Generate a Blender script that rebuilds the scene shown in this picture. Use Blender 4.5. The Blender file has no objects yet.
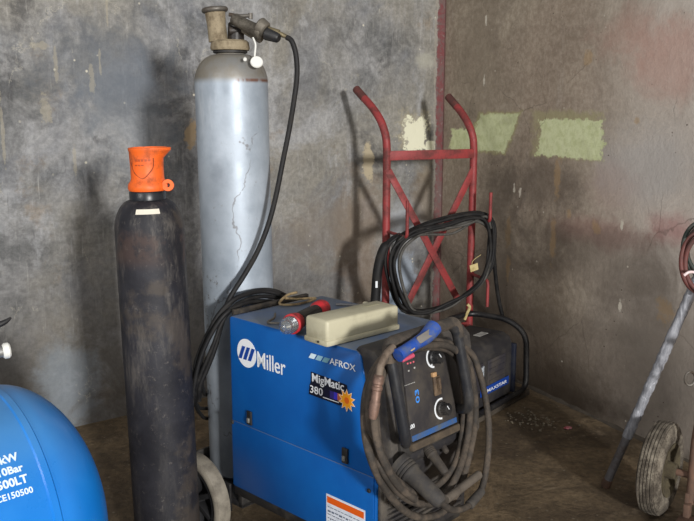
import bpy, bmesh, math, random
from mathutils import Vector as V, Matrix
random.seed(7)
C = bpy.context.scene.collection
sc = bpy.context.scene
# ------------------------------------------------------------------ camera
PITCH = math.radians(10.5); FPX = 830.0; CAMH = 1.34
cam = bpy.data.cameras.new('camera'); co = bpy.data.objects.new('camera', cam); C.objects.link(co)
cam.sensor_width = 36; cam.sensor_fit = 'HORIZONTAL'; cam.lens = FPX/694*36
co.location = (0, 0, CAMH); co.rotation_euler = (math.pi/2-PITCH, 0, 0); sc.camera = co
CP = V((0, 0, CAMH)); cR = V((1, 0, 0)); cF = V((0, math.cos(PITCH), -math.sin(PITCH))); cU = V((0, math.sin(PITCH), math.cos(PITCH)))
def ray(x, y): return cR*(x-347)+cU*(260-y)+cF*FPX
def hit(x, y, n, d):
    """where the sight line through a photo point meets the plane n.p = d"""
    r = ray(x, y); return CP+r*((d-CP.dot(n))/r.dot(n))
Zv = V((0, 0, 1)); Yv = V((0, 1, 0))
def atY(x, y, Y): return hit(x, y, Yv, Y)
def atZ(x, y, z): return hit(x, y, Zv, z)
CR = V((.523, 4.59, 0)); dr = V((.443, -.896, 0)).normalized(); dl = V((-.803, -.596, 0)).normalized()
nL = V((-dl.y, dl.x, 0)); nL = nL if nL.y < 0 else -nL; nR = V((-dr.y, dr.x, 0)); nR = nR if nR.x < 0 else -nR
def wlp(px, py): p = hit(px, py, nL, CR.dot(nL)); return (p-CR).dot(dl), p.z
def wrp(px, py): p = hit(px, py, nR, CR.dot(nR)); return (p-CR).dot(dr), p.z
# ------------------------------------------------------------------ materials
def lin(c):
    if isinstance(c, str): c = [int(c[i:i+2], 16)/255 for i in (0, 2, 4)]
    return tuple([(v/12.92 if v <= .04045 else ((v+.055)/1.055)**2.4) for v in c]+[1])
class Mat:
    def __init__(s, name, rough=.6, metal=0, spec=.5):
        s.m = bpy.data.materials.new(name); s.m.use_nodes = True; s.t = s.m.node_tree; s.n = s.t.nodes; s.l = s.t.links
        s.b = s.n['Principled BSDF']; s.b.inputs['Roughness'].default_value = rough; s.b.inputs['Metallic'].default_value = metal
        s.b.inputs['Specular IOR Level'].default_value = spec
        tc = s.n.new('ShaderNodeTexCoord'); s.obj = tc.outputs['Object']; s._x = None
        s.nrm = s.n.new('ShaderNodeNewGeometry').outputs['Normal']
    def put(s, sock, v):
        if isinstance(v, bpy.types.NodeSocket): s.l.new(v, sock)
        else: sock.default_value = v
    def mp(s, scale=(1, 1, 1), loc=(0, 0, 0), src=None, rot=(0, 0, 0)):
        n = s.n.new('ShaderNodeMapping'); s.l.new(src or s.obj, n.inputs[0]); n.inputs['Scale'].default_value = scale; n.inputs['Location'].default_value = loc; n.inputs['Rotation'].default_value = rot
        return n.outputs[0]
    def noise(s, scale, detail=6, vec=None, rough=.6, dist=0, col=False):
        n = s.n.new('ShaderNodeTexNoise'); s.l.new(vec or s.obj, n.inputs['Vector']); n.inputs['Scale'].default_value = scale
        n.inputs['Detail'].default_value = detail; n.inputs['Roughness'].default_value = rough; n.inputs['Distortion'].default_value = dist
        return n.outputs['Color' if col else 'Fac']
    def vor(s, scale, vec=None, feature='F1'):
        n = s.n.new('ShaderNodeTexVoronoi'); n.feature = feature; s.l.new(vec or s.obj, n.inputs['Vector']); n.inputs['Scale'].default_value = scale
        return n.outputs['Distance']
    def math(s, op, a, b=0.0, c=None):
        n = s.n.new('ShaderNodeMath'); n.operation = op; s.put(n.inputs[0], a); s.put(n.inputs[1], b)
        if c is not None: s.put(n.inputs[2], c)
        return n.outputs[0]
    def ss(s, v, a, b, lo=0.0, hi=1.0):
        n = s.n.new('ShaderNodeMapRange'); n.interpolation_type = 'SMOOTHSTEP'; s.put(n.inputs[0], v)
        n.inputs[1].default_value = a; n.inputs[2].default_value = b; n.inputs[3].default_value = lo; n.inputs[4].default_value = hi
        return n.outputs[0]
    def mix(s, f, a, b, mode='MIX'):
        n = s.n.new('ShaderNodeMix'); n.data_type = 'RGBA'; n.blend_type = mode; n.clamp_factor = True
        s.put(n.inputs[0], f)
        for i, v in ((6, a), (7, b)):
            s.put(n.inputs[i], lin(v) if isinstance(v, (str, tuple)) and not isinstance(v, bpy.types.NodeSocket) else v)
        return n.outputs[2]
    def xyz(s, vec=None):
        if vec is None and s._x: return s._x
        n = s.n.new('ShaderNodeSeparateXYZ'); s.l.new(vec or s.obj, n.inputs[0])
        r = (n.outputs[0], n.outputs[1], n.outputs[2])
        if vec is None: s._x = r
        return r
    def base(s, c): s.put(s.b.inputs['Base Color'], lin(c) if isinstance(c, str) else c); return s
    def rough(s, v): s.put(s.b.inputs['Roughness'], v)
    def bump(s, h, strength=.3, dist=.01):
        n = s.n.new('ShaderNodeBump'); n.inputs['Strength'].default_value = strength; n.inputs['Distance'].default_value = dist
        s.l.new(h, n.inputs['Height']); s.l.new(n.outputs[0], s.b.inputs['Normal'])
    def box(s, cx, cz, hx, hz, nz, amp=.5, soft=.12):
        """irregular patch mask in the (x, z) plane of a wall"""
        x, y, z = s.xyz()
        dx = s.math('DIVIDE', s.math('ABSOLUTE', s.math('SUBTRACT', x, cx)), hx)
        dz = s.math('DIVIDE', s.math('ABSOLUTE', s.math('SUBTRACT', z, cz)), hz)
        d = s.math('MAXIMUM', dx, dz)
        d = s.math('ADD', d, s.math('MULTIPLY', s.math('SUBTRACT', nz, .5), amp*2))
        return s.ss(d, 1-soft, 1+soft, 1.0, 0.0)
    def ell(s, cx, cz, hx, hz, nz, amp=.5, soft=.4):
        x, y, z = s.xyz()
        dx = s.math('POWER', s.math('ABSOLUTE', s.math('DIVIDE', s.math('SUBTRACT', x, cx), hx)), 2.0)
        dz = s.math('POWER', s.math('ABSOLUTE', s.math('DIVIDE', s.math('SUBTRACT', z, cz), hz)), 2.0)
        d = s.math('SQRT', s.math('ADD', dx, dz))
        d = s.math('ADD', d, s.math('MULTIPLY', s.math('SUBTRACT', nz, .5), amp*2))
        return s.ss(d, 1-soft, 1+soft, 1.0, 0.0)
MATS = {}
def simple(name, col, rough=.6, metal=0, dirt=None, amt=.35, scale=14, spec=.5, bump=0, stretch=(1, 1, 1), fine=.25):
    """paint, rubber, plastic or metal with blotchy dirt and fine grain"""
    if name in MATS: return MATS[name]
    m = Mat(name, rough, metal, spec)
    if dirt:
        v = m.mp(stretch)
        n = m.noise(scale, 8, v, .65); g = m.noise(scale*9, 4, v, .7)
        f = m.math('ADD', m.ss(n, .62-amt*.5, .72, 0, 1), m.math('MULTIPLY', m.ss(g, .45, .75), fine))
        m.base(m.mix(f, col, dirt)); m.rough(m.math('ADD', m.math('MULTIPLY', f, .25), rough))
        if bump: m.bump(g, bump, .003)
    else: m.base(col)
    MATS[name] = m.m
    return m.m

def wall_left_mat():
    m = Mat('left_wall_plaster', .85, 0, .25); x, y, z = m.xyz()
    big = m.noise(1.1, 5, m.mp(loc=(3.3, 0, 1.2)), .55); mid = m.noise(4.5, 9, None, .7, .6); fine = m.noise(38, 8, None, .78)
    st = m.noise(5, 8, m.mp((2.6, 1, .3)), .72); st2 = m.noise(20, 6, m.mp((2.8, 1, .16)), .75); cl = m.noise(2.3, 9, m.mp(loc=(7, 1, 2)), .68, .5)
    col = m.mix(m.ss(mid, .34, .66), '626363', '9f9f9f')
    col = m.mix(m.ss(big, .42, .6, 0, .6), col, '9c9688')
    col = m.mix(m.ss(m.noise(1.9, 7, m.mp(loc=(8, 0, 3)), .65, .8), .5, .62, 0, .4), col, '70757f')      # bluish washes
    col = m.mix(m.ss(cl, .55, .66, 0, .6), col, 'b2b3b5'); col = m.mix(m.ss(cl, .45, .35, 0, .75), col, '4b4a4a')
    col = m.mix(m.ss(m.noise(3, 8, m.mp(loc=(1, 1, 9)), .7), .58, .68, 0, .45), col, '8c7658')
    col = m.mix(m.ss(st, .55, .7, 0, .5), col, 'b4b4b6')                                         # pale runs
    col = m.mix(m.ss(st2, .57, .7, 0, .55), col, 'bdbbb6'); col = m.mix(m.ss(st2, .42, .3, 0, .5), col, '4a4a4d')
    col = m.mix(m.ss(fine, .38, .64), m.mix(.32, col, '3f3f42'), m.mix(.06, col, 'd0d0d0'))
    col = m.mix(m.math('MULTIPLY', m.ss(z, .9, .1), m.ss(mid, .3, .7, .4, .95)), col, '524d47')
    nz = m.noise(9, 8, None, .7); nf = m.noise(30, 6, None, .7)
    nn = m.math('ADD', m.math('MULTIPLY', nz, .5), m.math('MULTIPLY', nf, .5))
    P = lambda px, py, w, h, c, k, *a: (*wlp(px, py), w/195, h/195, c, k)
    for (cx, cz, hx, hz, c, k) in (P(68, 385, 24, 34, '8f9ca8', .4), P(404, 225, 26, 22, 'b8bcc2', .75), P(398, 275, 22, 28, 'a7b3c2', .85), P(392, 305, 20, 16, '9fb0c4', .7), P(425, 60, 12, 8, 'b5b3a6', .6), P(360, 240, 30, 60, '93785c', .35), P(105, 60, 55, 30, '555c66', .5), P(130, 110, 40, 45, '7f868f', .5), P(330, 230, 60, 30, '7a6f64', .5), P(425, 200, 18, 30, '8c7a62', .5)):
        col = m.mix(m.math('MULTIPLY', m.ell(cx, cz, hx, hz, m.math('ADD', m.math('MULTIPLY', mid, .6), m.math('MULTIPLY', nn, .4)), 2.2, .5), k), col, c)
    for sc_, ro, th in ((1.7, .5, .005), (3.4, 2.2, .006)):
        v = m.mp((1, 1, .35), (ro, ro, ro), None, (0, ro*.25, 0))
        d = m.vor(sc_, m.mix(.12, v, m.noise(7, 6, None, .7, 0, True)), 'DISTANCE_TO_EDGE')
        gate = m.ss(m.noise(2.6+ro, 3, m.mp(loc=(ro*5, 0, 1))), .54, .6)
        col = m.mix(m.math('MULTIPLY', m.math('MULTIPLY', m.ss(d, 0, th, 1, 0), gate), .4), col, 'bcb7a8')
    for k_, (px, py, w, h) in enumerate(((92, 78, 5, 14), (56, 66, 3, 13), (3, 135, 2, 30), (45, 105, 9, 9), (75, 160, 3, 16), (107, 12, 2, 14), (40, 45, 14, 2.5), (100, 62, 2, 10))):
        cx, cz = wlp(px, py); col = m.mix(m.math('MULTIPLY', m.ell(cx, cz, w/420, h/200, nn, 4.0, .2), .35), col, 'b3aa93')
    sp = m.vor(16, None); col = m.mix(m.math('MULTIPLY', m.ss(sp, .05, .11, 1, 0), m.ss(m.noise(5, 2), .5, .6)), col, 'c9c4b4')
    cx, cz = wlp(413, 131); col = m.mix(m.math('MULTIPLY', m.box(cx, cz, .1, .1, nn, 2.0, .3), .6), col, 'a89f85')
    cx, cz = wlp(415, 134); col = m.mix(m.box(cx, cz, .08, .085, nn, 2.2, .12), col, 'e6e4cc')
    cx, cz = wlp(430, 148); col = m.mix(m.box(cx, cz, .035, .04, nn, 1.2, .12), col, 'e6e4cc')
    cx, cz = wlp(368, 163); col = m.mix(m.ell(cx, cz, .035, .09, nn, 2.4, .25), col, 'b3a78e')
    cx, cz = wlp(191, 134); col = m.mix(m.math('MULTIPLY', m.ell(cx, cz, .03, .05, nn, 2.4, .2), .8), col, 'a48e6e')
    e = m.math('ADD', x, m.math('MULTIPLY', m.math('SUBTRACT', nn, .5), .1))
    red = m.mix(m.ss(nf, .42, .6), '7c3f43', '6f5856'); red = m.mix(m.ss(mid, .46, .58, 0, .7), red, '6d605c')
    col = m.mix(m.math('MULTIPLY', m.math('MULTIPLY', m.ss(e, .045, .055, 1, 0), m.ss(nn, .36, .45)), .92), col, red)
    col = m.mix(m.math('MULTIPLY', m.math('MULTIPLY', m.ss(e, .05, .058), m.ss(e, .072, .064)), .5), col, 'a59d92')
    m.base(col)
    m.bump(m.math('ADD', m.math('MULTIPLY', fine, .5), mid), .5, .012)
    return m.m
def wall_right_mat():
    m = Mat('right_wall_plaster', .85, 0, .25); x, y, z = m.xyz()
    big = m.noise(1.0, 5, m.mp(loc=(1.3, 0, 5.2)), .55); mid = m.noise(4, 9, None, .68, .5); fine = m.noise(34, 8, None, .78)
    st = m.noise(4, 8, m.mp((2.2, 1, .3)), .7); cl = m.noise(2.1, 8, m.mp(loc=(4, 1, 7)), .65, .6)
    col = m.mix(m.ss(mid, .3, .7), '918575', 'aea18f')
    col = m.mix(m.ss(big, .45, .62, 0, .4), col, '9f8b7c')
    col = m.mix(m.ss(st, .55, .72, 0, .35), col, 'b5ada5'); col = m.mix(m.ss(cl, .44, .34, 0, .5), col, '74685c')
    col = m.mix(m.ss(fine, .4, .62), m.mix(.3, col, '61564b'), m.mix(.1, col, 'd8d0c8'))
    col = m.mix(m.math('MULTIPLY', m.ss(x, .95, 1.75), m.ss(mid, .3, .7, .5, .9)), col, 'ccc3bb')                       # paler away from the corner: brighter light painted into the plaster
    nz = m.noise(7, 8, None, .7); nf = m.noise(30, 6, None, .7)
    nn = m.math('ADD', m.math('MULTIPLY', nz, .5), m.math('MULTIPLY', nf, .5)); nw = m.math('ADD', m.math('MULTIPLY', mid, .6), m.math('MULTIPLY', nn, .4))
    P = lambda px, py, w, h, c, k, *a: (*wrp(px, py), w/225, h/195, c, k)
    for (cx, cz, hx, hz, c, k) in (P(668, 60, 45, 26, 'c79a8e', .45), P(635, 35, 40, 18, 'b58c80', .4), P(600, 232, 60, 12, 'a26f6a', .4), P(672, 228, 26, 12, 'a05a5c', .5), P(540, 186, 65, 22, '5a5048', .55), P(500, 195, 30, 30, '574d45', .5),  # browns right of the hand truck paint in shadow; wall foot is stained
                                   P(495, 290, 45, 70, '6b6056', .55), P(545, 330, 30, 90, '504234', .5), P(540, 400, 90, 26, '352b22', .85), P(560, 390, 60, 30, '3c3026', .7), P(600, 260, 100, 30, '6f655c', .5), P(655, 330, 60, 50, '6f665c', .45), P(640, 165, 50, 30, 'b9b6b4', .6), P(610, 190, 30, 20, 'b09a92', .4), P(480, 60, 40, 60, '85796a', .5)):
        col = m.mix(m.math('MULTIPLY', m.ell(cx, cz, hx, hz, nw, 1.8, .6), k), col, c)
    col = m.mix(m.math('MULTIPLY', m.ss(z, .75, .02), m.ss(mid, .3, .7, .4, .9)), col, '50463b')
    for (px, py, w, h) in ((558, 172, 5, 16), (588, 57, 6, 5), (508, 230, 5, 16), (553, 240, 4, 15), (569, 213, 4, 5), (665, 310, 9, 8), (596, 227, 5, 5), (508, 268, 4, 12), (637, 120, 3, 3)):
        cx, cz = wrp(px, py); col = m.mix(m.math('MULTIPLY', m.ell(cx, cz, w/225, h/195, nn, 3.2, .4), .5), col, 'ac8f68')
    for (px, py) in ((484, 80), (486, 20), (622, 225), (620, 305), (520, 193), (514, 190)):
        cx, cz = wrp(px, py); col = m.mix(m.ell(cx, cz, .008, .022, nf, 2.4, .3), col, 'cdc6b8')
    sp = m.vor(17, None); col = m.mix(m.math('MULTIPLY', m.ss(sp, .05, .1, 1, 0), m.ss(m.noise(6, 2), .52, .6)), col, 'c4bcae')
    sp2 = m.vor(30, m.mp(loc=(4, 2, 1))); col = m.mix(m.math('MULTIPLY', m.ss(sp2, .06, .12, 1, 0), m.ss(m.noise(4, 2, m.mp(loc=(4, 2, 9))), .54, .6)), col, '463a30')
    g = m.mix(m.ss(nf, .35, .6), 'c6cd9c', 'd8deb4'); g = m.mix(m.ss(mid, .5, .64, 0, .5), g, 'a9ab86')
    cx, cz = wrp(568, 138); hx = abs(wrp(601, 138)[0]-wrp(536, 138)[0])/2
    col = m.mix(m.math('MULTIPLY', m.box(cx-.02, cz+.015, hx*1.08, .1, nn, .8, .15), .7), col, 'a59f79'); col = m.mix(m.box(cx, cz, hx, .082, nn, .75, .05), col, g)
    cx, cz = wrp(492, 132); hx = abs(wrp(513, 135)[0]-wrp(473, 135)[0])/2
    xs = m.math('ADD', x, m.math('MULTIPLY', m.math('SUBTRACT', cz, z), .55))
    d = m.math('MAXIMUM', m.math('DIVIDE', m.math('ABSOLUTE', m.math('SUBTRACT', xs, cx)), hx), m.math('DIVIDE', m.math('ABSOLUTE', m.math('SUBTRACT', z, cz)), .098))
    d = m.math('ADD', d, m.math('MULTIPLY', m.math('SUBTRACT', nn, .5), 1.3))
    col = m.mix(m.ss(d, 1.15, .95), col, 'a39c77'); col = m.mix(m.ss(d, 1.0, .9), col, g)
    cx, cz = wrp(463, 140); col = m.mix(m.box(cx, cz, .12, .06, nn, 1.0, .08), col, g)
    e = m.math('ADD', x, m.math('MULTIPLY', m.math('SUBTRACT', nn, .5), .03))
    col = m.mix(m.ss(e, .006, .016, .8, 0), col, '6f4c4c')
    dd = m.vor(1.6, m.mix(.08, m.mp(loc=(2, 0, 2)), m.noise(5, 4, None, .6, 0, True)), 'DISTANCE_TO_EDGE')
    col = m.mix(m.math('MULTIPLY', m.math('MULTIPLY', m.ss(dd, 0, .005, 1, 0), m.ss(m.noise(2, 2), .5, .58)), .4), col, '4c443c')
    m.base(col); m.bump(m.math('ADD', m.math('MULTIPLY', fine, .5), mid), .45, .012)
    return m.m
def floor_mat():
    m = Mat('dirty_concrete', .8, 0, .3)
    a = m.noise(1.4, 6, m.mp(loc=(1, 4, 0)), .6); b = m.noise(5.5, 9, None, .7, .8); f = m.noise(40, 8, None, .8)
    col = m.mix(m.ss(b, .32, .68), '685a47', '9b8669')
    col = m.mix(m.ss(a, .44, .6, 0, .7), col, '4b3f32')
    col = m.mix(m.ss(m.noise(3, 8, m.mp(loc=(5, 5, 0)), .7, 1), .56, .7, 0, .7), col, 'b8a68c')
    col = m.mix(m.ss(f, .36, .62, 0, .7), m.mix(.6, col, '2c241d'), col)
    col = m.mix(m.ss(m.vor(26), .07, .16, .7, 0), col, m.mix(m.noise(9, 2), '2d261f', 'a39782'))
    m.base(col); m.rough(m.ss(b, .3, .7, .6, .92)); m.bump(m.math('ADD', m.math('MULTIPLY', f, .5), b), .6, .02)
    return m.m
def cyl_silver_mat():
    m = Mat('silver_cylinder_paint', .42, .25, .5); x, y, z = m.xyz()
    n = m.noise(6, 8, None, .65); st = m.noise(9, 7, m.mp((1, 1, .18)), .7); f = m.noise(45, 6, None, .8)
    col = m.mix(m.ss(n, .3, .7), '929da9', 'aeb8c3')
    col = m.mix(m.ss(st, .54, .72, 0, .5), col, 'c6cdd4')
    col = m.mix(m.math('MULTIPLY', m.ss(z, 1.25, 1.275), m.ss(n, .3, .6, .6, .95)), col, '777063')     # khaki shoulder
    col = m.mix(m.math('MULTIPLY', m.ss(m.math('ABSOLUTE', m.math('SUBTRACT', z, 1.262)), .009, .0), m.math('MULTIPLY', m.ss(x, .02, .04), m.ss(st, .4, .5))), col, '6b4a3c')
    rust = m.math('MULTIPLY', m.ss(f, .6, .68), m.ss(n, .5, .6)); col = m.mix(m.math('MULTIPLY', rust, .45), col, '6b5a4a')
    band = m.math('MULTIPLY', m.ss(m.math('ABSOLUTE', m.math('SUBTRACT', z, .62)), .12, .02), m.math('MULTIPLY', m.ss(f, .55, .63), m.ss(x, -.02, -.06))); col = m.mix(m.math('MULTIPLY', band, .8), col, '5c503e')
    col = m.mix(m.ss(z, .5, .0, 0, .5), col, '7a7a7c')  # lower body greyed: shade behind the welder painted into the colour
    d = m.vor(2.2, m.mix(.15, m.mp((1, 1, .35)), m.noise(6, 4, None, .6, 0, True)), 'DISTANCE_TO_EDGE')
    col = m.mix(m.math('MULTIPLY', m.math('MULTIPLY', m.ss(d, 0, .006, 1, 0), m.ss(n, .45, .5)), .6), col, '5a5048')
    m.base(col); m.rough(m.ss(n, .3, .7, .36, .6)); m.bump(m.math('ADD', n, m.math('MULTIPLY', f, .3)), .15, .01)
    return m.m
def cyl_black_mat():
    m = Mat('worn_black_cylinder_paint', .6, .1, .4); x, y, z = m.xyz()
    n = m.noise(7, 8, None, .65, .4); st = m.noise(12, 8, m.mp((1, 1, .25)), .75); f = m.noise(50, 7, None, .8)
    col = m.mix(m.ss(n, .35, .7), '1c1c22', '2e2e34')
    col = m.mix(m.math('MULTIPLY', m.ss(st, .5, .68), m.ss(z, .35, .8, .3, .9)), col, '5c5854')
    col = m.mix(m.math('MULTIPLY', m.ss(f, .56, .68), .4), col, '77706a')
    band = m.math('MULTIPLY', m.ss(m.math('ABSOLUTE', m.math('SUBTRACT', z, .97)), .07, .02), m.ss(n, .44, .56)); col = m.mix(m.math('MULTIPLY', band, .5), col, '4f3c33')
    col = m.mix(m.math('MULTIPLY', m.ss(m.noise(5, 7, m.mp(loc=(4, 4, 4))), .56, .64), .6), col, '4c443c')
    m.base(col); m.bump(f, .25, .004)
    return m.m
def blue_machine_mat():
    m = Mat('blue_machine_paint', .42, 0, .5)
    n = m.noise(5, 8, None, .6); f = m.noise(60, 6, None, .8)
    col = m.mix(m.ss(n, .35, .7), '044f98', '0759a4')
    col = m.mix(m.math('MULTIPLY', m.ss(f, .62, .72), .3), col, '5a86ac')
    nx, ny, nz = m.xyz(m.nrm)
    dust = m.math('MULTIPLY', m.ss(nz, .35, .95), m.ss(m.noise(9, 8, None, .7), .2, .6, .45, .92))
    col = m.mix(dust, col, '6d7681'); m.base(col)
    m.rough(m.math('ADD', .42, m.math('MULTIPLY', dust, .4)))
    return m.m
def tank_mat():
    m = Mat('blue_tank_enamel', .3, 0, .5)
    n = m.noise(3, 6, None, .6); f = m.noise(40, 4, None, .7)
    nx, ny, nz = m.xyz(m.nrm)
    col = m.mix(m.ss(n, .35, .7), '0f72c8', '157ed4')
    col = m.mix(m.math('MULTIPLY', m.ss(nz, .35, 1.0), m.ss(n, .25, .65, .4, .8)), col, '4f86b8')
    col = m.mix(m.math('MULTIPLY', m.ss(f, .68, .74), .5), col, '0c3c6c')
    m.base(col); m.rough(m.ss(n, .3, .7, .25, .4))
    return m.m
RED = simple('red_trolley_paint', '98393a', .5, 0, '5f2f2c', .45, 14, fine=.35)
BLK = simple('black_plastic', '1d1d1f', .5, 0, '3c3833', .4, 14)
BEZ = simple('dusty_black_plastic', '28272a', .55, 0, '58524a', .45, 9)
PNL = simple('control_panel_black', '29272a', .55, 0, '453f38', .4, 10)
RUB = simple('black_rubber_cable', '141416', .6, 0, '2c2a28', .35, 25, spec=.35)
TORC = simple('dusty_torch_cable', '2f2b27', .75, 0, '5c5146', .5, 24, bump=.3)
STEEL = simple('grimy_steel', '6c6862', .5, .5, '4b4036', .5, 20)
RUST = simple('rusty_steel', '57453b', .75, .2, '75594a', .6, 22, bump=.3)
ORG = simple('orange_cap_paint', 'e8641c', .5, 0, 'a34a1e', .35, 26, fine=.15)
BEIGE = simple('beige_plastic', 'b7b299', .5, 0, '98927a', .4, 8, fine=.1)
GUARD = simple('bare_beige_guard', '94876f', .7, .1, '655845', .5, 34, bump=.3)
OLIVE = simple('dull_grey_brass', '746e64', .5, .5, '38332c', .5, 24)
WHITE = simple('white_plastic', 'd9d9d4', .5)
WLET = simple('white_print', 'e4e8ec', .5)
DARKB = simple('dark_blue_print', '0a1c4c', .5)
TBLUE = simple('torch_blue_plastic', '1a489f', .45, 0, '4c5a78', .35, 30)
TGREY = simple('torch_grip_grey', '74706c', .7)
PINK = simple('faded_red_trigger', 'c4506a', .5)
REDP = simple('red_plastic', 'b8262e', .5, 0, '6a2226', .35, 30)
CABLEBLK = RUB
TYRE_W = simple('whitened_tyre_rubber', '9a9182', .85, 0, '3d362e', .95, 22, bump=.5, fine=.6)
TYRE_G = simple('grey_tyre_rubber', '8d8679', .85, 0, '6b655b', .5, 20)
GROOVE = simple('tyre_groove_dirt', '3a342c', .9)
HUBY = simple('dirty_yellow_rim', '625a44', .8, .1, '3e362a', .8, 20)
CONC = simple('ledge_concrete', '524a40', .9, 0, '3c352d', .5, 10, bump=.5)
OLDBLUE = simple('dark_blue_plastic', '0e1528', .55, 0, '1c202a', .4, 15)
LBLUE = simple('label_blue', '163f94', .45)
STICK = simple('pale_sticker', 'b9b9b5', .6, 0, '8c8a86', .5, 30)
ORLAB = simple('label_orange', 'd85a10', .5)
BRSTR = simple('panel_blue_strip', '2a5690', .55, 0, '4c555e', .5, 20)
BRBROWN = simple('dust_caked_lip', '40372d', .85, 0, '5e5243', .5, 20)
YTAG = simple('yellow_paper_tag', 'c9b884', .8, 0, '9c8a55', .4, 40)
LEDR = simple('red_indicator_window', 'e06a78', .4)
# ------------------------------------------------------------------ mesh helpers
def newbm(): return bmesh.new()
def obj(name, bm, mat, parent=None, base=None, smooth=True):
    """world-space bmesh -> one mesh object; its origin sits at base (or follows parent)"""
    me = bpy.data.meshes.new(name); bmesh.ops.recalc_face_normals(bm, faces=bm.faces)
    o = bpy.data.objects.new(name, me); C.objects.link(o)
    if parent is not None:
        M = world(parent).inverted(); bm.transform(M); o.parent = parent
    elif base is not None:
        if isinstance(base, Matrix): bm.transform(base.inverted()); o.matrix_world = base
        else: bm.transform(Matrix.Translation(-V(base))); o.location = base
    bm.to_mesh(me); bm.free()
    for mm in (mat if isinstance(mat, (list, tuple)) else [mat]): me.materials.append(mm)
    if smooth:
        for p in me.polygons: p.use_smooth = True
        me.set_sharp_from_angle(angle=math.radians(38))
    return o
def world(o):
    M = o.matrix_basis.copy()
    while o.parent: o = o.parent; M = o.matrix_basis @ M
    return M
def thing(name, label, cat, loc=(0, 0, 0), rz=0, group=None):
    o = bpy.data.objects.new(name, None); C.objects.link(o); o.location = loc; o.rotation_euler = (0, 0, rz); o.empty_display_size = .1
    o['label'] = label; o['category'] = cat
    if group: o['group'] = group
    return o
def tag(o, label, cat, group=None, kind=None):
    o['label'] = label; o['category'] = cat
    if group: o['group'] = group
    if kind: o['kind'] = kind
    return o
I4 = Matrix.Identity(4)
def frame(o, x, y, z=None):
    x = V(x).normalized(); z = x.cross(V(y)).normalized() if z is None else V(z); y = z.cross(x)
    M = Matrix((x, y, z)).transposed().to_4x4(); M.translation = V(o); return M
def zalign(p, d):
    d = V(d).normalized(); M = d.to_track_quat('Z', 'Y').to_matrix().to_4x4(); M.translation = V(p); return M
def box(bm, c, s, M=I4, bev=0, seg=2):
    r = bmesh.ops.create_cube(bm, size=1); vs = r['verts']
    bmesh.ops.scale(bm, vec=s, verts=vs); bmesh.ops.translate(bm, vec=c, verts=vs)
    if bev:
        es = list({e for v in vs for e in v.link_edges})
        r2 = bmesh.ops.bevel(bm, geom=es, offset=bev, segments=seg, affect='EDGES', profile=.5)
        vs = list({v for f in r2['faces'] for v in f.verts} | {v for v in vs if v.is_valid})
        seen = set(vs); st = list(vs)
        while st:
            v = st.pop()
            for e in v.link_edges:
                w = e.other_vert(v)
                if w not in seen: seen.add(w); st.append(w)
        vs = list(seen)
    bmesh.ops.transform(bm, matrix=M, verts=vs); return bm
def prism(bm, pts, M=I4, h=.01, z0=0, bev=0):
    """polygon (x, y) extruded from z0 by h along z of frame M"""
    a = [bm.verts.new(V((p[0], p[1], z0))) for p in pts]; b = [bm.verts.new(V((p[0], p[1], z0+h))) for p in pts]
    n = len(pts); fs = [bm.faces.new(a[::-1]), bm.faces.new(b)]
    for i in range(n): fs.append(bm.faces.new((a[i], a[(i+1) % n], b[(i+1) % n], b[i])))
    vs = a+b
    if bev:
        es = list({e for f in fs for e in f.edges}); pre = set(bm.verts)-set(vs)
        bmesh.ops.bevel(bm, geom=es, offset=bev, segments=2, affect='EDGES', profile=.5)
        vs = [v for v in bm.verts if v not in pre]
    bmesh.ops.transform(bm, matrix=M, verts=vs); return bm
def lathe(bm, prof, M=I4, seg=40, a0=0, a1=2*math.pi, thick=None):
    full = abs(a1-a0-2*math.pi) < 1e-6; n = seg if full else seg+1; rings = []
    for r, z in prof:
        if r < 1e-6: rings.append([bm.verts.new(M @ V((0, 0, z)))]); continue
        rings.append([bm.verts.new(M @ V((r*math.cos(a0+(a1-a0)*i/seg), r*math.sin(a0+(a1-a0)*i/seg), z))) for i in range(n)])
    for A, B in zip(rings, rings[1:]):
        for i in range(seg):
            j = (i+1) % n
            if len(A) == 1 and len(B) == 1: continue
            if len(A) == 1: bm.faces.new((A[0], B[i], B[j]))
            elif len(B) == 1: bm.faces.new((A[i], A[j], B[0]))
            else: bm.faces.new((A[i], A[j], B[j], B[i]))
    if full and not (len(prof) > 2 and abs(prof[0][0]-prof[-1][0])+abs(prof[0][1]-prof[-1][1]) < 1e-7):
        for R, flip in ((rings[0], 1), (rings[-1], 0)):
            if len(R) > 1: bm.faces.new(R[::-1] if flip else R)
    return bm
def cyl(bm, p, q, r, r2=None, seg=24, bev=0):
    p = V(p); q = V(q); h = (q-p).length; r2 = r if r2 is None else r2; b = min(bev, h/2)
    pr = [(r-b, 0), (r, b), (r2, h-b), (r2-b, h)] if b else [(r, 0), (r2, h)]
    return lathe(bm, pr, zalign(p, q-p), seg)
def spline(pts, n=8, closed=False):
    P = [V(p) for p in pts]; out = []; N = len(P)
    for i in range(N if closed else N-1):
        g = (lambda k: P[k % N]) if closed else (lambda k: P[min(max(k, 0), N-1)])
        a, b, c, d = g(i-1), g(i), g(i+1), g(i+2)
        for j in range(n):
            t = j/n; out.append(.5*((2*b)+(c-a)*t+(2*a-5*b+4*c-d)*t*t+(3*b-a-3*c+d)*t**3))
    if not closed: out.append(P[-1])
    return out
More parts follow.
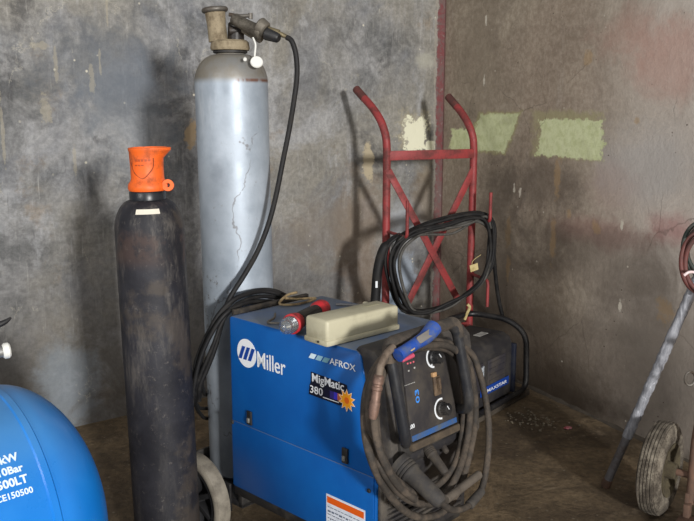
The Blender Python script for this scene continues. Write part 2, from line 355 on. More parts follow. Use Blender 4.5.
def tube(bm, pts, r, seg=10, closed=False, smooth=6, radii=None):
    P = spline(pts, smooth, closed) if smooth else [V(p) for p in pts]; n = len(P); rings = []
    T = [(P[(i+1) % n]-P[i-1] if closed else P[min(i+1, n-1)]-P[max(i-1, 0)]).normalized() for i in range(n)]
    up = T[0].orthogonal().normalized()
    for i in range(n):
        up = (up-T[i]*up.dot(T[i])); up = up.normalized() if up.length > 1e-5 else T[i].orthogonal().normalized()
        b = T[i].cross(up); rr = r if radii is None else radii(i/(n-1))
        rings.append([bm.verts.new(P[i]+(up*math.cos(2*math.pi*k/seg)+b*math.sin(2*math.pi*k/seg))*rr) for k in range(seg)])
    off = 0
    if closed:   # match the end ring to the first
        off = min(range(seg), key=lambda o: sum((rings[-1][(k+o) % seg].co-rings[0][k].co).length for k in range(seg)))
    for i in range(n if closed else n-1):
        A, B = rings[i], rings[(i+1) % n]; o = off if (closed and i == n-1) else 0
        for k in range(seg):
            if o: bm.faces.new((A[(k+o) % seg], A[(k+1+o) % seg], B[(k+1) % seg], B[k]))
            else: bm.faces.new((A[k], A[(k+1) % seg], B[(k+1) % seg], B[k]))
    if not closed: bm.faces.new(rings[0][::-1]); bm.faces.new(rings[-1])
    return bm
def rnd_path(pts, rad, n=6):
    """polyline with rounded corners"""
    P = [V(p) for p in pts]; out = [P[0]]
    for a, b, c in zip(P, P[1:], P[2:]):
        u = (a-b).normalized(); w = (c-b).normalized(); d = min(rad, (a-b).length/2, (c-b).length/2); s = b+u*d; e = b+w*d
        for i in range(n+1):
            t = i/n; out.append(s*(1-t)**2+b*2*t*(1-t)+e*t*t)
    return out+[P[-1]]
def text_mesh(s, bold=.0, shear=0.0, ext=.02):
    cu = bpy.data.curves.new('t', 'FONT'); cu.body = s; cu.size = 1; cu.offset = bold; cu.shear = shear; cu.extrude = ext; cu.resolution_u = 3
    o = bpy.data.objects.new('t', cu); C.objects.link(o); dg = bpy.context.evaluated_depsgraph_get()
    me = bpy.data.meshes.new_from_object(o.evaluated_get(dg)); bpy.data.objects.remove(o); bpy.data.curves.remove(cu)
    return me
def text_bm(bm, s, P0, ux, uy, th=.001, bold=.0, shear=0.0):
    """text fitted to the parallelogram at P0 spanned by ux (whole width) and uy (whole height)"""
    me = text_mesh(s, bold, shear); co_ = [v.co.copy() for v in me.vertices]
    x0 = min(c.x for c in co_); x1 = max(c.x for c in co_); y0 = min(c.y for c in co_); y1 = max(c.y for c in co_)
    ux = V(ux); uy = V(uy); n = ux.cross(uy).normalized()
    vs = [bm.verts.new(V(P0)+ux*((c.x-x0)/(x1-x0))+uy*((c.y-y0)/(y1-y0))+n*(th if c.z > 0 else 0)) for c in co_]
    for p in me.polygons:
        try: bm.faces.new([vs[i] for i in p.vertices])
        except ValueError: pass
    bpy.data.meshes.remove(me); return bm
def sheet(bm, pts, n, th):
    """flat polygon of world points with thickness th along n"""
    n = V(n).normalized(); a = [bm.verts.new(V(p)) for p in pts]; b = [bm.verts.new(V(p)+n*th) for p in pts]; k = len(pts)
    bm.faces.new(a[::-1]); bm.faces.new(b)
    for i in range(k): bm.faces.new((a[i], a[(i+1) % k], b[(i+1) % k], b[i]))
    return bm
def dup(o, parent=None):
    c = o.copy(); C.objects.link(c); c.parent = parent
    for ch in [k for k in o.children]: dup(ch, c)
    return c
# ------------------------------------------------------------------ the room
def wall(name, d, inward, length, mat):
    # local x along the wall from the corner, local z up
    X = d; Z = Zv; Yl = Z.cross(X); M = Matrix((X, Yl, Z)).transposed().to_4x4(); M.translation = CR
    sgn = 1 if Yl.dot(inward) > 0 else -1
    bm = newbm(); box(bm, (length/2-(.15 if name == 'wall_left' else 0)/2, -sgn*.075, 1.4), (length+(.15 if name == 'wall_left' else 0), .15, 2.8), M)
    o = obj(name, bm, mat, base=M, smooth=False); o['kind'] = 'structure'; return o
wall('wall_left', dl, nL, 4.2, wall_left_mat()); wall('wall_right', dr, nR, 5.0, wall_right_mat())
bm = newbm(); box(bm, (0, 1.2, -.06), (8.4, 8.4, .12)); o = obj('floor', bm, floor_mat(), base=(0, 0, 0), smooth=False); o['kind'] = 'structure'
# crumbling mortar fillet along the foot of the right wall
bm = newbm()
P = []
for i in range(61):
    s = .05+i*.05; r0 = random.uniform(.006, .013)
    b = CR+dr*s; P.append([bm.verts.new(b+V((0, 0, r0*1.1))), bm.verts.new(b+nR*(r0*.6)+V((0, 0, r0*.7))), bm.verts.new(b+nR*r0*1.6+V((0, 0, .0005)))])
for A, B in zip(P, P[1:]):
    bm.faces.new((A[0], A[1], B[1], B[0])); bm.faces.new((A[1], A[2], B[2], B[1]))
o = obj('baseboard_right', bm, CONC, base=CR); o['kind'] = 'structure'

# ------------------------------------------------------------------ welding machine
S = V((.6934, .7205, 0)).normalized(); L = V((-.7205, .6934, 0)).normalized(); OS, OL = 1.45, 1.871
MO = S*OS+L*OL; RZ = math.atan2(S.y, S.x)
MM = Matrix.Translation(MO) @ Matrix.Rotation(RZ, 4, 'Z')
def ml(x, y, z): return MM @ V((x, y, z))
def side(px, py, off=.0): return hit(px, py, S, OS-off)
def front(px, py, yl): return hit(px, py, L, OL+yl)
wm = thing('welding_machine', 'large blue wheeled welding machine with black control panel, carrying the silver cylinder', 'welding machine', MO, RZ)
TILT = .147
def yf(z): return -.52-(.743-z)*.18 if z > .433 else -.576
W = .37
bm = newbm(); PF = Matrix(((0, 0, 1, 0), (1, 0, 0, 0), (0, 1, 0, 0), (0, 0, 0, 1)))   # polygon (y, z) extruded along local x
prism(bm, [(0, .215), (0, .735), (-.008, .743), (-.508, .743), (-.52, .736), (-.534, .687), (-.576, .433), (-.576, .215)], MM @ PF, W, 0, .004)
obj('cabinet', bm, blue_machine_mat(), wm)
BLUEM = bpy.data.materials['blue_machine_paint']
bm = newbm(); prism(bm, [(-.004, .222), (-.004, .426), (-.571, .426), (-.571, .222)], MM @ PF, .004, -.004, .0015)
obj('lower_side_panel', bm, BLUEM, wm)
bm = newbm(); box(bm, (W/2, -.285, .2), (W-.01, .58, .03), MM, .004); obj('base_frame', bm, BLK, wm)
bm = newbm(); box(bm, (W/2, .155, .147), (W-.03, .35, .016), MM, .003); box(bm, (W/2, -.01, .175), (W-.03, .02, .07), MM, .003); box(bm, (W/2, .33, .17), (W-.03, .01, .05), MM, .002)
obj('cylinder_tray', bm, BLK, wm)
for x in (.012, W-.012):
    bm = newbm(); box(bm, (x, .13, .16), (.008, .2, .09), MM, .002); obj('axle_bracket', bm, BLK, wm)
for (px, py) in ((251, 417), (346.5, 454.5)):
    p = MM.inverted() @ side(px, py); bm = newbm(); box(bm, (-.006, p.y, p.z), (.006, .02, .042), MM, .002)
    la = obj('latch', bm, BLK, wm); bm = newbm(); box(bm, (-.011, p.y, p.z-.006), (.006, .01, .014), MM, .002); obj('latch_tongue', bm, simple('latch_metal', '8c8a82', .5, .5), la)
for (px, py) in ((234, 421), (370.5, 489.5)):
    p = side(px, py); bm = newbm(); cyl(bm, p-S*.003, p-S*.009, .006, bev=.002); obj('screw', bm, BLK, wm)
# rear lip and top clutter rail
bm = newbm(); box(bm, (.165, .002, .75), (.3, .014, .016), MM, .003); obj('rear_rail', bm, simple('grimy_dark_rail', '1b1816', .8, 0, '4c443a', .4, 24), wm)
# wheels
def spoked_wheel(name, c, ax, R, w, tyre, hub, parent, spokes=5, rim=.66):
    M = zalign(c-ax*(w/2), ax); b = w*.18
    bm = newbm(); lathe(bm, [(R*rim, 0.004), (R*(rim+.05), 0), (R-b, 0), (R-b*.3, b*.5), (R, w*.3), (R, w*.7), (R-b*.3, w-b*.5), (R-b, w), (R*(rim+.05), w), (R*rim, w-.004), (R*rim, 0.004)], M, 56)
    t = obj('wheel', bm, tyre, parent)
    bm = newbm(); lathe(bm, [(.018, -.004), (.024, 0), (.026, w), (.018, w+.004)], M, 20)
    lathe(bm, [(R*rim-.014, .006), (R*rim+.001, .006), (R*rim+.001, w-.006), (R*rim-.014, w-.006), (R*rim-.014, .006)], M, 48)
    lathe(bm, [(.015, w*.72), (R*rim-.005, w*.72), (R*rim-.005, w*.78), (.015, w*.78), (.015, w*.72)], M, 40)
    for i in range(spokes):
        A = M @ Matrix.Rotation(i*2*math.pi/spokes, 4, 'Z'); box(bm, (R*rim/2, 0, w*.45), (R*rim-.02, .016, w*.5), A, .003)
    obj('hub', bm, hub, t); return t
for x in (-.0405, W+.0405):
    spoked_wheel('wheel', ml(x, .133, .143), S if x < 0 else -S, .143, .052, TYRE_G, simple('dark_hub_plastic', '202022', .6), wm, 7, .8)
for a, b in ((-.055, .02), (W-.02, W+.055)):
    bm = newbm(); cyl(bm, ml(a, .133, .143), ml(b, .133, .143), .007); obj('axle', bm, STEEL, wm)
for x in (.06, W-.06):
    bm = newbm(); lathe(bm, [(.02, 0), (.045, 0), (.05, .006), (.05, .024), (.045, .03), (.02, .03)], MM @ Matrix.Translation((x-.015, -.47, .05)) @ Matrix.Rotation(math.pi/2, 4, 'Y'), 32)
    k = obj('caster', bm, TYRE_G, wm); bm = newbm()
    for dx in (-.021, .021): box(bm, (x+dx, -.48, .095), (.004, .03, .11), MM @ Matrix.Identity(4), .001)
    box(bm, (x, -.49, .15), (.05, .06, .006), MM, .001); cyl(bm, ml(x, -.49, .15), ml(x, -.49, .187), .014); obj('fork', bm, STEEL, k)
# front bezel: tilted plastic front with control panel
bm = newbm()
prism(bm, [(-.50, .7435), (-.515, .757), (-.565, .752), (-.59, .73), (-.632, .47), (-.625, .455), (-.578, .452), (-.53, .735)], MM @ PF, W-.004, .002, .005)
obj('front_bezel', bm, BEZ, wm)
# lower front: dark recess with louvres
bm = newbm(); box(bm, (W/2, -.583, .33), (W-.012, .012, .235), MM, .003)
for i in range(9): box(bm, (W/2, -.592, .235+i*.014), (W-.06, .012, .005), MM @ Matrix.Identity(4), .001)
obj('louvred_front', bm, BEZ, wm)
bm = newbm()   # sloping connector shelf under the bezel
prism(bm, [(-.588, .452), (-.61, .452), (-.612, .438), (-.594, .36), (-.588, .36)], MM @ PF, W-.03, .015, .003); obj('connector_shelf', bm, BEZ, wm)
def fp(x, z, off=0):
    """point on the tilted bezel face"""
    t = (.73-z)/(.73-.47); return ml(x, -.59-t*.042-off, z)
fx = S.copy(); fz = (fp(0, .7)-fp(0, .5)).normalized(); fn = fx.cross(fz).normalized()
PMt = Matrix((fx, fz, fn)).transposed().to_4x4(); PMt.translation = fp(0, .6)
def rrect(x0, y0, x1, y1, r=.01, k=4):
    out = []
    for cx, cy, a in ((x1-r, y1-r, 0), (x0+r, y1-r, 1), (x0+r, y0+r, 2), (x1-r, y0+r, 3)):
        for i in range(k+1): t = (a+i/k)*math.pi/2; out.append((cx+r*math.cos(t), cy+r*math.sin(t)))
    return out
def pxp(px, py, off=0):
    """photo point on the control panel plane -> panel (u, v)"""
    q = PMt.inverted() @ hit(px, py, fn, fp(0, .6).dot(fn)+off); return q.x, q.y
a = pxp(395, 356); b_ = pxp(441, 344); c_ = pxp(455, 420); d_ = pxp(409, 441)
x0 = (a[0]+d_[0])/2; x1 = (b_[0]+c_[0])/2; y0 = (c_[1]+d_[1])/2; y1 = (a[1]+b_[1])/2
print('PANEL', a, b_, c_, d_)
bm = newbm(); prism(bm, rrect(x0-.035, y0-.03, x1+.028, y1+.012, .02), PMt, .012, -.002, .002); surround = obj('panel_surround', bm, BLK, wm)
bm = newbm(); prism(bm, rrect(x0, y0, x1, y1, .006), PMt, .008, .008, .0015); panel = obj('control_panel', bm, PNL, wm)
bm = newbm(); prism(bm, rrect(x0+.002, y0+.002, x1-.002, y0+.016, .002), PMt, .0015, .016); obj('blue_strip', bm, BRSTR, panel)
bm = newbm(); box(bm, ((x0+x1)/2, y0-.012, .013), (x1-x0+.01, .02, .018), PMt, .004); obj('dusty_lip', bm, BRBROWN, wm)
def knob(px, py, R=.018, arc=True):
    u, v = pxp(px, py, .016); M = PMt @ Matrix.Translation((u, v, .016)); bm = newbm()
    lathe(bm, [(R, 0), (R, .006), (R*.8, .009), (R*.76, .024), (R*.68, .027), (0, .027)], M, 28)
    for i in range(12): box(bm, (R*.78, 0, .016), (.004, .003, .016), M @ Matrix.Rotation(i*math.pi/6, 4, 'Z'))
    k = obj('knob', bm, BLK, panel); bm = newbm(); box(bm, (0, R*.4, .0275), (.002, R*.7, .001), M @ Matrix.Rotation(.6, 4, 'Z')); obj('pointer', bm, WLET, k)
    if arc:
        bm = newbm(); n = 20; P = []
        for i in range(n+1):
            t = math.radians(70+200*i/n); P.append([(r*math.cos(t), r*math.sin(t)) for r in (R*1.28, R*1.55)])
        for A, B in zip(P, P[1:]): prism(bm, [A[0], A[1], B[1], B[0]], M, .0008, .0001)
        obj('dial_scale', bm, WLET, panel)
knob(433, 356.5); knob(441, 408)
u, v = pxp(436, 385, .016); bm = newbm(); box(bm, (u, v, .019), (.026, .05, .006), PMt, .002); box(bm, (u, v+.006, .026), (.008, .03, .012), PMt @ Matrix.Identity(4), .002); k = obj('toggle_switch', bm, simple('brown_switch', '4a3c30', .6, 0, '7a6650', .5, 30), panel)
u, v = pxp(433.5, 374, .02); bm = newbm(); box(bm, (u, v, .021), (.015, .012, .01), PMt, .002); obj('indicator_lamp', bm, simple('tan_indicator', 'b8926a', .5), panel)
for i, (px, py) in enumerate(((407.5, 363), (410.3, 362.3), (413.3, 361.3), (408.5, 370.3), (414.3, 367.2))):
    u, v = pxp(px, py, .016); bm = newbm(); box(bm, (u, v, .0165), (.0045, .004, .0015), PMt, 0); obj('indicator_light', bm, LEDR if i < 3 else STICK, panel)
u, v = pxp(431.5, 364.8, .016); bm = newbm(); lathe(bm, [(.003, 0), (.003, .001)], PMt @ Matrix.Translation((u, v, .016)), 12); obj('printed_dot', bm, WLET, panel)
bm = newbm(); u, v = pxp(417.5, 396, .016); text_bm(bm, '03', PMt @ V((u+.006, v-.016, .0162)), fz*.034, fx*-.015, .0006, .015); sq = obj('blue_number', bm, simple('bright_blue_print', '3f8ae0', .4), panel)
bm = newbm(); u, v = pxp(405, 386, .016)
for i in range(7): box(bm, (u+i*.006, v+.002, .0163), (.004, .0015, .0006), PMt)
obj('scale_ticks', bm, STICK, panel)
bm = newbm(); u, v = pxp(410, 429, .016); text_bm(bm, '.00', PMt @ V((u, v, .0162)), fx*.018, fz*.011, .0006, .02); obj('printed_number', bm, WLET, panel)
bm = newbm(); u, v = pxp(396, 428, .011); lathe(bm, [(.013, 0), (.013, .002), (0, .002)], PMt @ Matrix.Translation((x0-.018, v, .0095)), 20); obj('round_badge', bm, simple('grey_badge', '8e99a4', .5, 0, '33343a', .8, 60), wm)
# front handle: a dusty inverted U of tube standing off the panel
HL = (.03, -.665); HR = (.315, -.665)
hp = [front(403, 436, -.62), front(407, 446, -.695), front(388, 343, -.665), front(455, 321, -.665), front(471, 409, -.695), front(457, 408, -.62)]
bm = newbm(); tube(bm, rnd_path(hp, .045), .0135, 14, smooth=0)
hnd = obj('handle', bm, simple('handle_black_paint', '24262b', .35, 0, '3f3d3b', .4, 15), wm)
nx0, nx1 = .022, .31
bm = newbm(); tube(bm, rnd_path([front(389.5, 362, -.67), front(388, 343, -.665), front(455, 321, -.665), front(458.5, 336, -.67)], .05), .0155, 16, smooth=0); obj('dusty_sleeve', bm, TORC, hnd)
# lettering on the side panel
def sp_rect(p0, p1, p2, off=.0): 
    a = side(*p0, off); b = side(*p1, off); c = side(*p2, off); return a, b-a, V((0, 0, (c-a).z))
sd = -L    # reading direction of the side
SM = Matrix((sd, Zv, -S)).transposed().to_4x4()
def side_frame(px, py, off=.0015):
    M = SM.copy(); M.translation = side(px, py, off); return M
M = side_frame(246.5, 352.8); bm = newbm(); lathe(bm, [(.042, -.001), (.042, .0), (0, .0)], M, 40)
rv = obj('round_logo', bm, WLET, wm); bm = newbm()
for i in range(3): prism(bm, [(-.036+i*.021, -.02), (-.022+i*.021, -.02), (-.004+i*.021, .019), (-.018+i*.021, .019)], M, .0008, .0002)
obj('logo_bars', bm, LBLUE, rv)
a, ux, uy = sp_rect((257.6, 366.5), (285.5, 375.5), (257.8, 350.8), .0015); bm = newbm(); text_bm(bm, 'Miller', a, ux, uy, .0008, .004, 0); obj('lettering', bm, WLET, wm)
M = side_frame(308.8, 357)
for i, c in enumerate(('cfe6f2', '8fb9cc', '6f9eb0')):
    bm = newbm(); prism(bm, [(0+i*.025, 0), (.02+i*.025, 0), (.03+i*.025, .014), (.01+i*.025, .014)], M, .0008); obj('logo_stripe', bm, simple('stripe_'+['light', 'mid', 'dark'][i], c, .5), wm)
a, ux, uy = sp_rect((329.7, 363.3), (355.6, 371.2), (330, 357), .0015); bm = newbm(); text_bm(bm, 'AFROX', a, ux, uy, .0008, .008, 0); obj('lettering', bm, WLET, wm)
# model decal
def sidepoly(pts, off): return [side(px, py, off) for px, py in pts]
bm = newbm(); sheet(bm, sidepoly([(311.3, 371.2), (346.8, 384.5), (349, 398), (340, 405), (309, 393.5), (309.8, 384), (311, 382)], .0012), -S, .0006); dec = obj('model_decal', bm, simple('decal_black', '0b1024', .5), wm)
a, ux, uy = sp_rect((312.2, 383.4), (344, 393.6), (312.5, 372.6), .002); 
bm = newbm(); text_bm(bm, 'MigMatic', a, ux, uy, .0006, .012, .0); obj('lettering', bm, WLET, dec)
a, ux, uy = sp_rect((310.3, 391.8), (322.8, 395.8), (310.8, 384.5), .002); bm = newbm(); text_bm(bm, '380', a, ux, uy, .0006, .006, .0); obj('lettering', bm, WLET, dec)
for i, (c, xa, xb) in enumerate((('0a0c28', 324, 330), ('2a2470', 330, 334), ('3a32b8', 334, 337.5), ('b8643c', 337.5, 341))):
    f = lambda x, k: (x, 388.2+k+(x-324)*.32)
    bm = newbm(); sheet(bm, sidepoly([f(xa, 7.2), f(xb, 7.2), f(xb, 0), f(xa, 0)], .0021), -S, .0005); obj('fade_band', bm, simple('decal_fade_'+['night', 'indigo', 'violet', 'amber'][i], c, .5), dec)
bm = newbm(); sheet(bm, sidepoly([(323, 397), (339, 402.5), (339, 401.8), (323, 396.2)], .0023), -S, .0005); obj('decal_rule', bm, WLET, dec)
for (R, r, c, off, nm) in ((.031, .0185, 'f6dcc0', .0024, 'star_edge'), (.027, .016, 'fba81c', .003, 'star'), (.009, .008, 'f0701a', .0036, 'star_centre')):
    M = side_frame(346.8, 400, off); bm = newbm(); prism(bm, [((R if i % 2 == 0 else r)*math.cos(math.pi/2+i*math.pi/10), (R if i % 2 == 0 else r)*math.sin(math.pi/2+i*math.pi/10)) for i in range(20)], M, .0005); obj(nm, bm, simple('sun_'+nm, c, .5), dec)
# warning label
A = MM.inverted() @ side(327.5, 492.3); B = MM.inverted() @ side(366.4, 511)
def lp(y, z, off): return ml(-off, y, z)
top = .3285
bm = newbm(); sheet(bm, [lp(A.y, .222, .0042), lp(B.y, .222, .0042), lp(B.y, top, .0042), lp(A.y, top, .0042)], -S, .0006); wl_ = obj('warning_label', bm, simple('label_white', 'd5dae4', .5, 0, 'b9c0cc', .3, 40), wm)
bm = newbm(); sheet(bm, [lp(A.y-.004, top-.024, .005), lp(B.y+.004, top-.024, .005), lp(B.y+.004, top-.006, .005), lp(A.y-.004, top-.006, .005)], -S, .0005); obj('orange_band', bm, ORLAB, wl_)
bm = newbm()
for r in range(7):
    y = A.y-.006; z = top-.034-r*.0105
    while y > B.y+.012:
        w_ = random.uniform(.004, .014); h_ = random.choice((.002, .003, .005)) if r % 2 else .002
        sheet(bm, [lp(y, z-h_, .005), lp(y-w_, z-h_, .005), lp(y-w_, z, .005), lp(y, z, .005)], -S, .0003); y -= w_+.003
obj('small_print', bm, simple('print_grey', '5c6678', .6), wl_)
# connectors under the panel
def conn(p, q, r, mat, name, rings=3):
    p = V(p); q = V(q); d = (q-p).normalized(); h = (q-p).length; bm = newbm(); prof = [(r*1.25, 0), (r*1.25, h*.1)]
    for i in range(rings): t = .12+i*.06; prof += [(r*1.12, h*t), (r*1.22, h*(t+.015)), (r*1.22, h*(t+.04)), (r*1.12, h*(t+.055))]
    prof += [(r, h*.35), (r*.92, h*.8), (r*.85, h*.95), (r*.6, h)]
    lathe(bm, prof, zalign(p, d), 28); return obj(name, bm, mat, wm)
conn(front(399, 461, -.64), front(442, 503, -.765), .0225, simple('dusty_grey_plastic', '302e2e', .75, 0, '4e4942', .5, 22), 'torch_connector')
conn(front(427, 447, -.63), front(446, 473, -.70), .0125, simple('dusty_brown_plastic', '35302c', .75, 0, '524a40', .5, 22), 'cable_plug')
conn(front(438, 438, -.60), front(447, 452, -.64), .009, simple('dusty_brown_plastic', '5a544c'), 'cable_plug')
conn(front(386, 472, -.595), front(398, 486, -.63), .012, BLK, 'cable_plug', 2)
# ------------------------------------------------------------------ torch cable coil hung over the handle
def loop_pts(crop, yl):
    return [front(x/2.593+360, y/2.593+320, yl if not isinstance(yl, (list, tuple)) else yl[i]) for i, (x, y) in enumerate(crop)]
cables = thing('torch_cable', 'thick dusty brown torch cable coiled in loops over the front handle of the blue welder', 'cable', ml(.17, -.7, 0), RZ)
LP = [([(398, 349), (384, 357), (372, 374), (365, 400), (365, 430), (370, 455), (380, 479), (393, 499), (409, 513), (426, 517), (444, 510), (459, 488), (469, 455), (475, 420), (474, 390), (468, 362), (457, 347), (438, 341), (418, 343)], -.655, .0095),
      ([(402, 352), (389, 362), (380, 384), (376, 408), (378, 436), (386, 463), (398, 482), (413, 491), (428, 490), (442, 481), (454, 465), (461, 440), (464, 410), (463, 385), (459, 362), (447, 349), (425, 347)], -.65, .0085),
      ([(396, 352), (381, 364), (371, 388), (369, 412), (372, 440), (381, 466), (395, 488), (412, 501), (430, 503), (445, 493), (458, 472), (467, 440), (470, 410), (469, 380), (463, 357), (446, 345), (420, 346)], -.67, .009),
      ([(400, 350), (386, 359), (376, 380), (371, 404), (373, 430), (381, 455), (393, 476), (410, 490), (426, 498), (440, 492), (452, 474), (462, 446), (467, 412), (466, 384), (461, 360), (448, 346), (422, 344)], -.64, .0095)]
for pts, yl, r in LP:
    n = len(pts); P = []
    for i, (x, y) in enumerate(pts):
        dy = -.035 if y > 450 else 0; P.append(front(x, y, yl+dy))
    bm = newbm(); tube(bm, P, r, 10, True, 5); obj('cable_loop', bm, TORC, cables)
bm = newbm(); tube(bm, [front(440, 501, -.755), front(451, 509, -.755), front(463, 508, -.745), front(475, 499, -.735), front(483, 484, -.725), front(487, 462, -.715), front(489, 435, -.705), front(487, 408, -.69), (front(481, 378, -.67)), front(472, 354, -.65), front(458, 345, -.645), front(440, 344, -.645), front(420, 347, -.65)], .0085, 10); obj('cable_end', bm, TORC, cables)
bm = newbm(); cyl(bm, front(469, 505, -.742), front(482, 490, -.732), .0125, .011, bev=.003); obj('cable_joint', bm, simple('dusty_grey_plastic', '4d4b4b'), cables)
bm = newbm(); cyl(bm, front(446, 499, -.74), front(479, 474, -.72), .011, bev=.002); obj('cable_sleeve', bm, simple('light_dusty_sleeve', '5e564d', .8, 0, '453e37', .5, 20), cables)
# welding torch lying over the handle: blue grip, copper-brown neck hanging left
tor = thing('welding_torch', 'blue welding torch with grey grip inlay resting across the black handle', 'welding torch', ml(.1, -.69, .7), RZ)
tp = [front(398, 355, -.705), front(403, 351.5, -.705), front(415, 343.5, -.70), front(425, 337, -.695), front(434, 327, -.69)]
bm = newbm(); tube(bm, tp, .017, 16, smooth=6, radii=lambda t: .0165-.004*math.sin(math.pi*min(1, t*1.1))+.0035*t); g = obj('grip', bm, TBLUE, tor)
d = (tp[3]-tp[1]).normalized(); nrm = (CP-tp[2]).normalized(); up_ = nrm.cross(d).normalized(); nrm = d.cross(up_)
MT = Matrix((d, up_, nrm)).transposed().to_4x4(); MT.translation = front(421, 338.5, -.697)+nrm*.011
bm = newbm(); prism(bm, rrect(-.028, -.009, .03, .009, .006), MT, .004, 0, .001); obj('grip_inlay', bm, TGREY, g)
MT2 = MT.copy(); MT2.translation = front(408, 350, -.703)+nrm*.011; bm = newbm(); prism(bm, rrect(-.009, -.006, .009, .006, .003), MT2, .004, 0, .001); obj('grip_button', bm, simple('tan_button', 'b39d72', .6), g)
bm = newbm(); p0 = front(402, 360, -.71); p1 = front(413, 354.5, -.705); cyl(bm, p0, p1, .005, .006, bev=.002); obj('trigger', bm, PINK, tor)
nk = thing('torch_neck', 'brown copper-banded torch tube hanging at the left of the cable coil', 'welding torch', ml(.0, -.72, .6), RZ)
bm = newbm(); tube(bm, [front(393, 347, -.685), front(386, 354, -.695), front(381, 364, -.70), front(379, 376, -.70)], .0085, 12); obj('swan_neck', bm, simple('tan_worn_cable', '75675a', .7, 0, '4a3e34', .5, 25), nk)
bm = newbm(); lathe(bm, [(.0085, 0), (.012, .004), (.0125, .02), (.0105, .022), (.0105, .026), (.0125, .028), (.0125, .034), (.0105, .036), (.011, .06), (.0125, .064), (.0115, .085), (.009, .1)], zalign(front(379, 374, -.70), front(375, 402, -.70)-front(379, 374, -.70)), 20); obj('metal_sleeve', bm, simple('worn_copper', '84695c', .5, .4, '4e4038', .55, 30), nk)
bm = newbm(); tube(bm, [front(375.5, 398, -.70), front(374, 415, -.70), front(377, 440, -.71), (front(386, 465, -.72)), front(399, 486, -.72), front(415, 499, -.72)], .009, 12); obj('hose_tail', bm, TORC, nk)
# ------------------------------------------------------------------ things on the machine
A0 = ml(-.038, -.440, .744); 
bx_dir = (ml(.212, -.456, 0)-ml(-.04, -.438, 0)).normalized(); by_dir = Zv.cross(bx_dir)
MB = Matrix((bx_dir, by_dir, Zv)).transposed().to_4x4(); MB.translation = A0
jb = thing('junction_box', 'long beige plastic junction box lying on the blue welder top', 'junction box', A0+bx_dir*.12, math.atan2(bx_dir.y, bx_dir.x))
bm = newbm(); box(bm, (.132, .045, .008), (.262, .092, .015), MB, .004); obj('base', bm, BEIGE, jb)
bm = newbm(); box(bm, (.132, .045, .038), (.258, .088, .06), MB, .009, 3); cov = obj('cover', bm, BEIGE, jb)
bm = newbm(); box(bm, (.205, .055, .0682), (.05, .018, .001), MB); obj('embossed_mark', bm, simple('darker_beige_mark', '9d987e', .6), cov)  # raised mark in a darker beige than the cover
bm = newbm(); cyl(bm, MB @ V((.225, .096, .002)), MB @ V((.225, .096, .066)), .008, bev=.002); obj('hinge_lug', bm, BEIGE, jb)
bm = newbm(); cyl(bm, MB @ V((-.0005, .03, .01)), MB @ V((-.003, .03, .01)), .003); obj('screw_hole', bm, BLK, jb)
# hand lamp
P0 = atZ(285, 327, .776); P1 = atZ(330, 304, .776); dd = (P1-P0).normalized(); ln = (P1-P0).length; MLp = zalign(P0, dd)
hl = thing('hand_lamp', 'red and black hand lamp with clear glass end on the blue welder', 'lamp', ml(.14, -.16, .744), RZ)
bm = newbm(); lathe(bm, [(.0, .065), (.018, .065), (.0205, .075), (.0195, .18), (.0205, .19), (0, .19)], MLp, 24)
for i in range(8): box(bm, (.0195, 0, .125), (.005, .005, .1), MLp @ Matrix.Rotation(i*math.pi/4, 4, 'Z'), .001)
obj('body', bm, BLK, hl)
bm = newbm(); lathe(bm, [(.019, .075), (.024, .068), (.0275, .05), (.0275, .036), (.023, .034), (.022, .045), (.018, .065)], MLp, 28); obj('red_collar', bm, REDP, hl)
bm = newbm(); lathe(bm, [(.0205, .185), (.026, .195), (.027, .222), (.024, .232), (0, .234)], MLp, 28); obj('end_cap', bm, REDP, hl)
gm = Mat('clear_glass', .08); gm.b.inputs['Transmission Weight'].default_value = .9; gm.base('dfe4e8'); 
bm = newbm(); lathe(bm, [(.0225, .036), (.023, .02), (.018, .0), (.008, -.014), (0, -.016)], MLp, 20); obj('glass_dome', bm, gm.m, hl)
bm = newbm(); lathe(bm, [(0, .04), (.018, .034), (.009, .018), (.012, .008), (.005, -.004), (0, -.006)], MLp, 20); obj('reflector', bm, simple('chrome', 'd8d8d8', .15, 1), hl)
for i, (a, b) in enumerate((((.045, -.245), (.07, -.19)), ((.02, -.22), (.035, -.175)))):
    pass
bm = newbm(); pts = [ml(.0, -.235, .749), ml(.02, -.2, .752), ml(.01, -.16, .75), ml(.05, -.14, .751), ml(.09, -.1, .75)]; tube(bm, pts, .0035, 8); tag(obj('twisted_wire', bm, simple('dull_wire', '6b665f', .5, .4), base=ml(.02, -.18, .744)), 'short dull wire lying beside the hand lamp on the blue welder', 'wire')
bm = newbm(); tube(bm, [ml(.2, -.02, .765), ml(.24, -.03, .757), ml(.3, -.05, .752), ml(.22, -.06, .75), ml(.17, -.03, .753), ml(.21, -.015, .77), ml(.25, -.02, .775)], .004, 8)
tag(obj('wire_clip', bm, simple('brassy_scrap', 'a08c68', .5, .3, '5c4c38', .5, 40), base=ml(.22, -.03, .744)), 'bent brassy wire clip lying at the rear edge of the blue welder', 'clip')
bm = newbm(); tube(bm, [ml(.30, -.14, .748), ml(.33, -.19, .749), ml(.35, -.26, .75), ml(.345, -.32, .749)], .004, 8)
tag(obj('loose_cord', bm, simple('grey_cord', '6e6e70', .6), base=ml(.33, -.22, .744)), 'thin grey cord lying behind the beige junction box', 'cord')

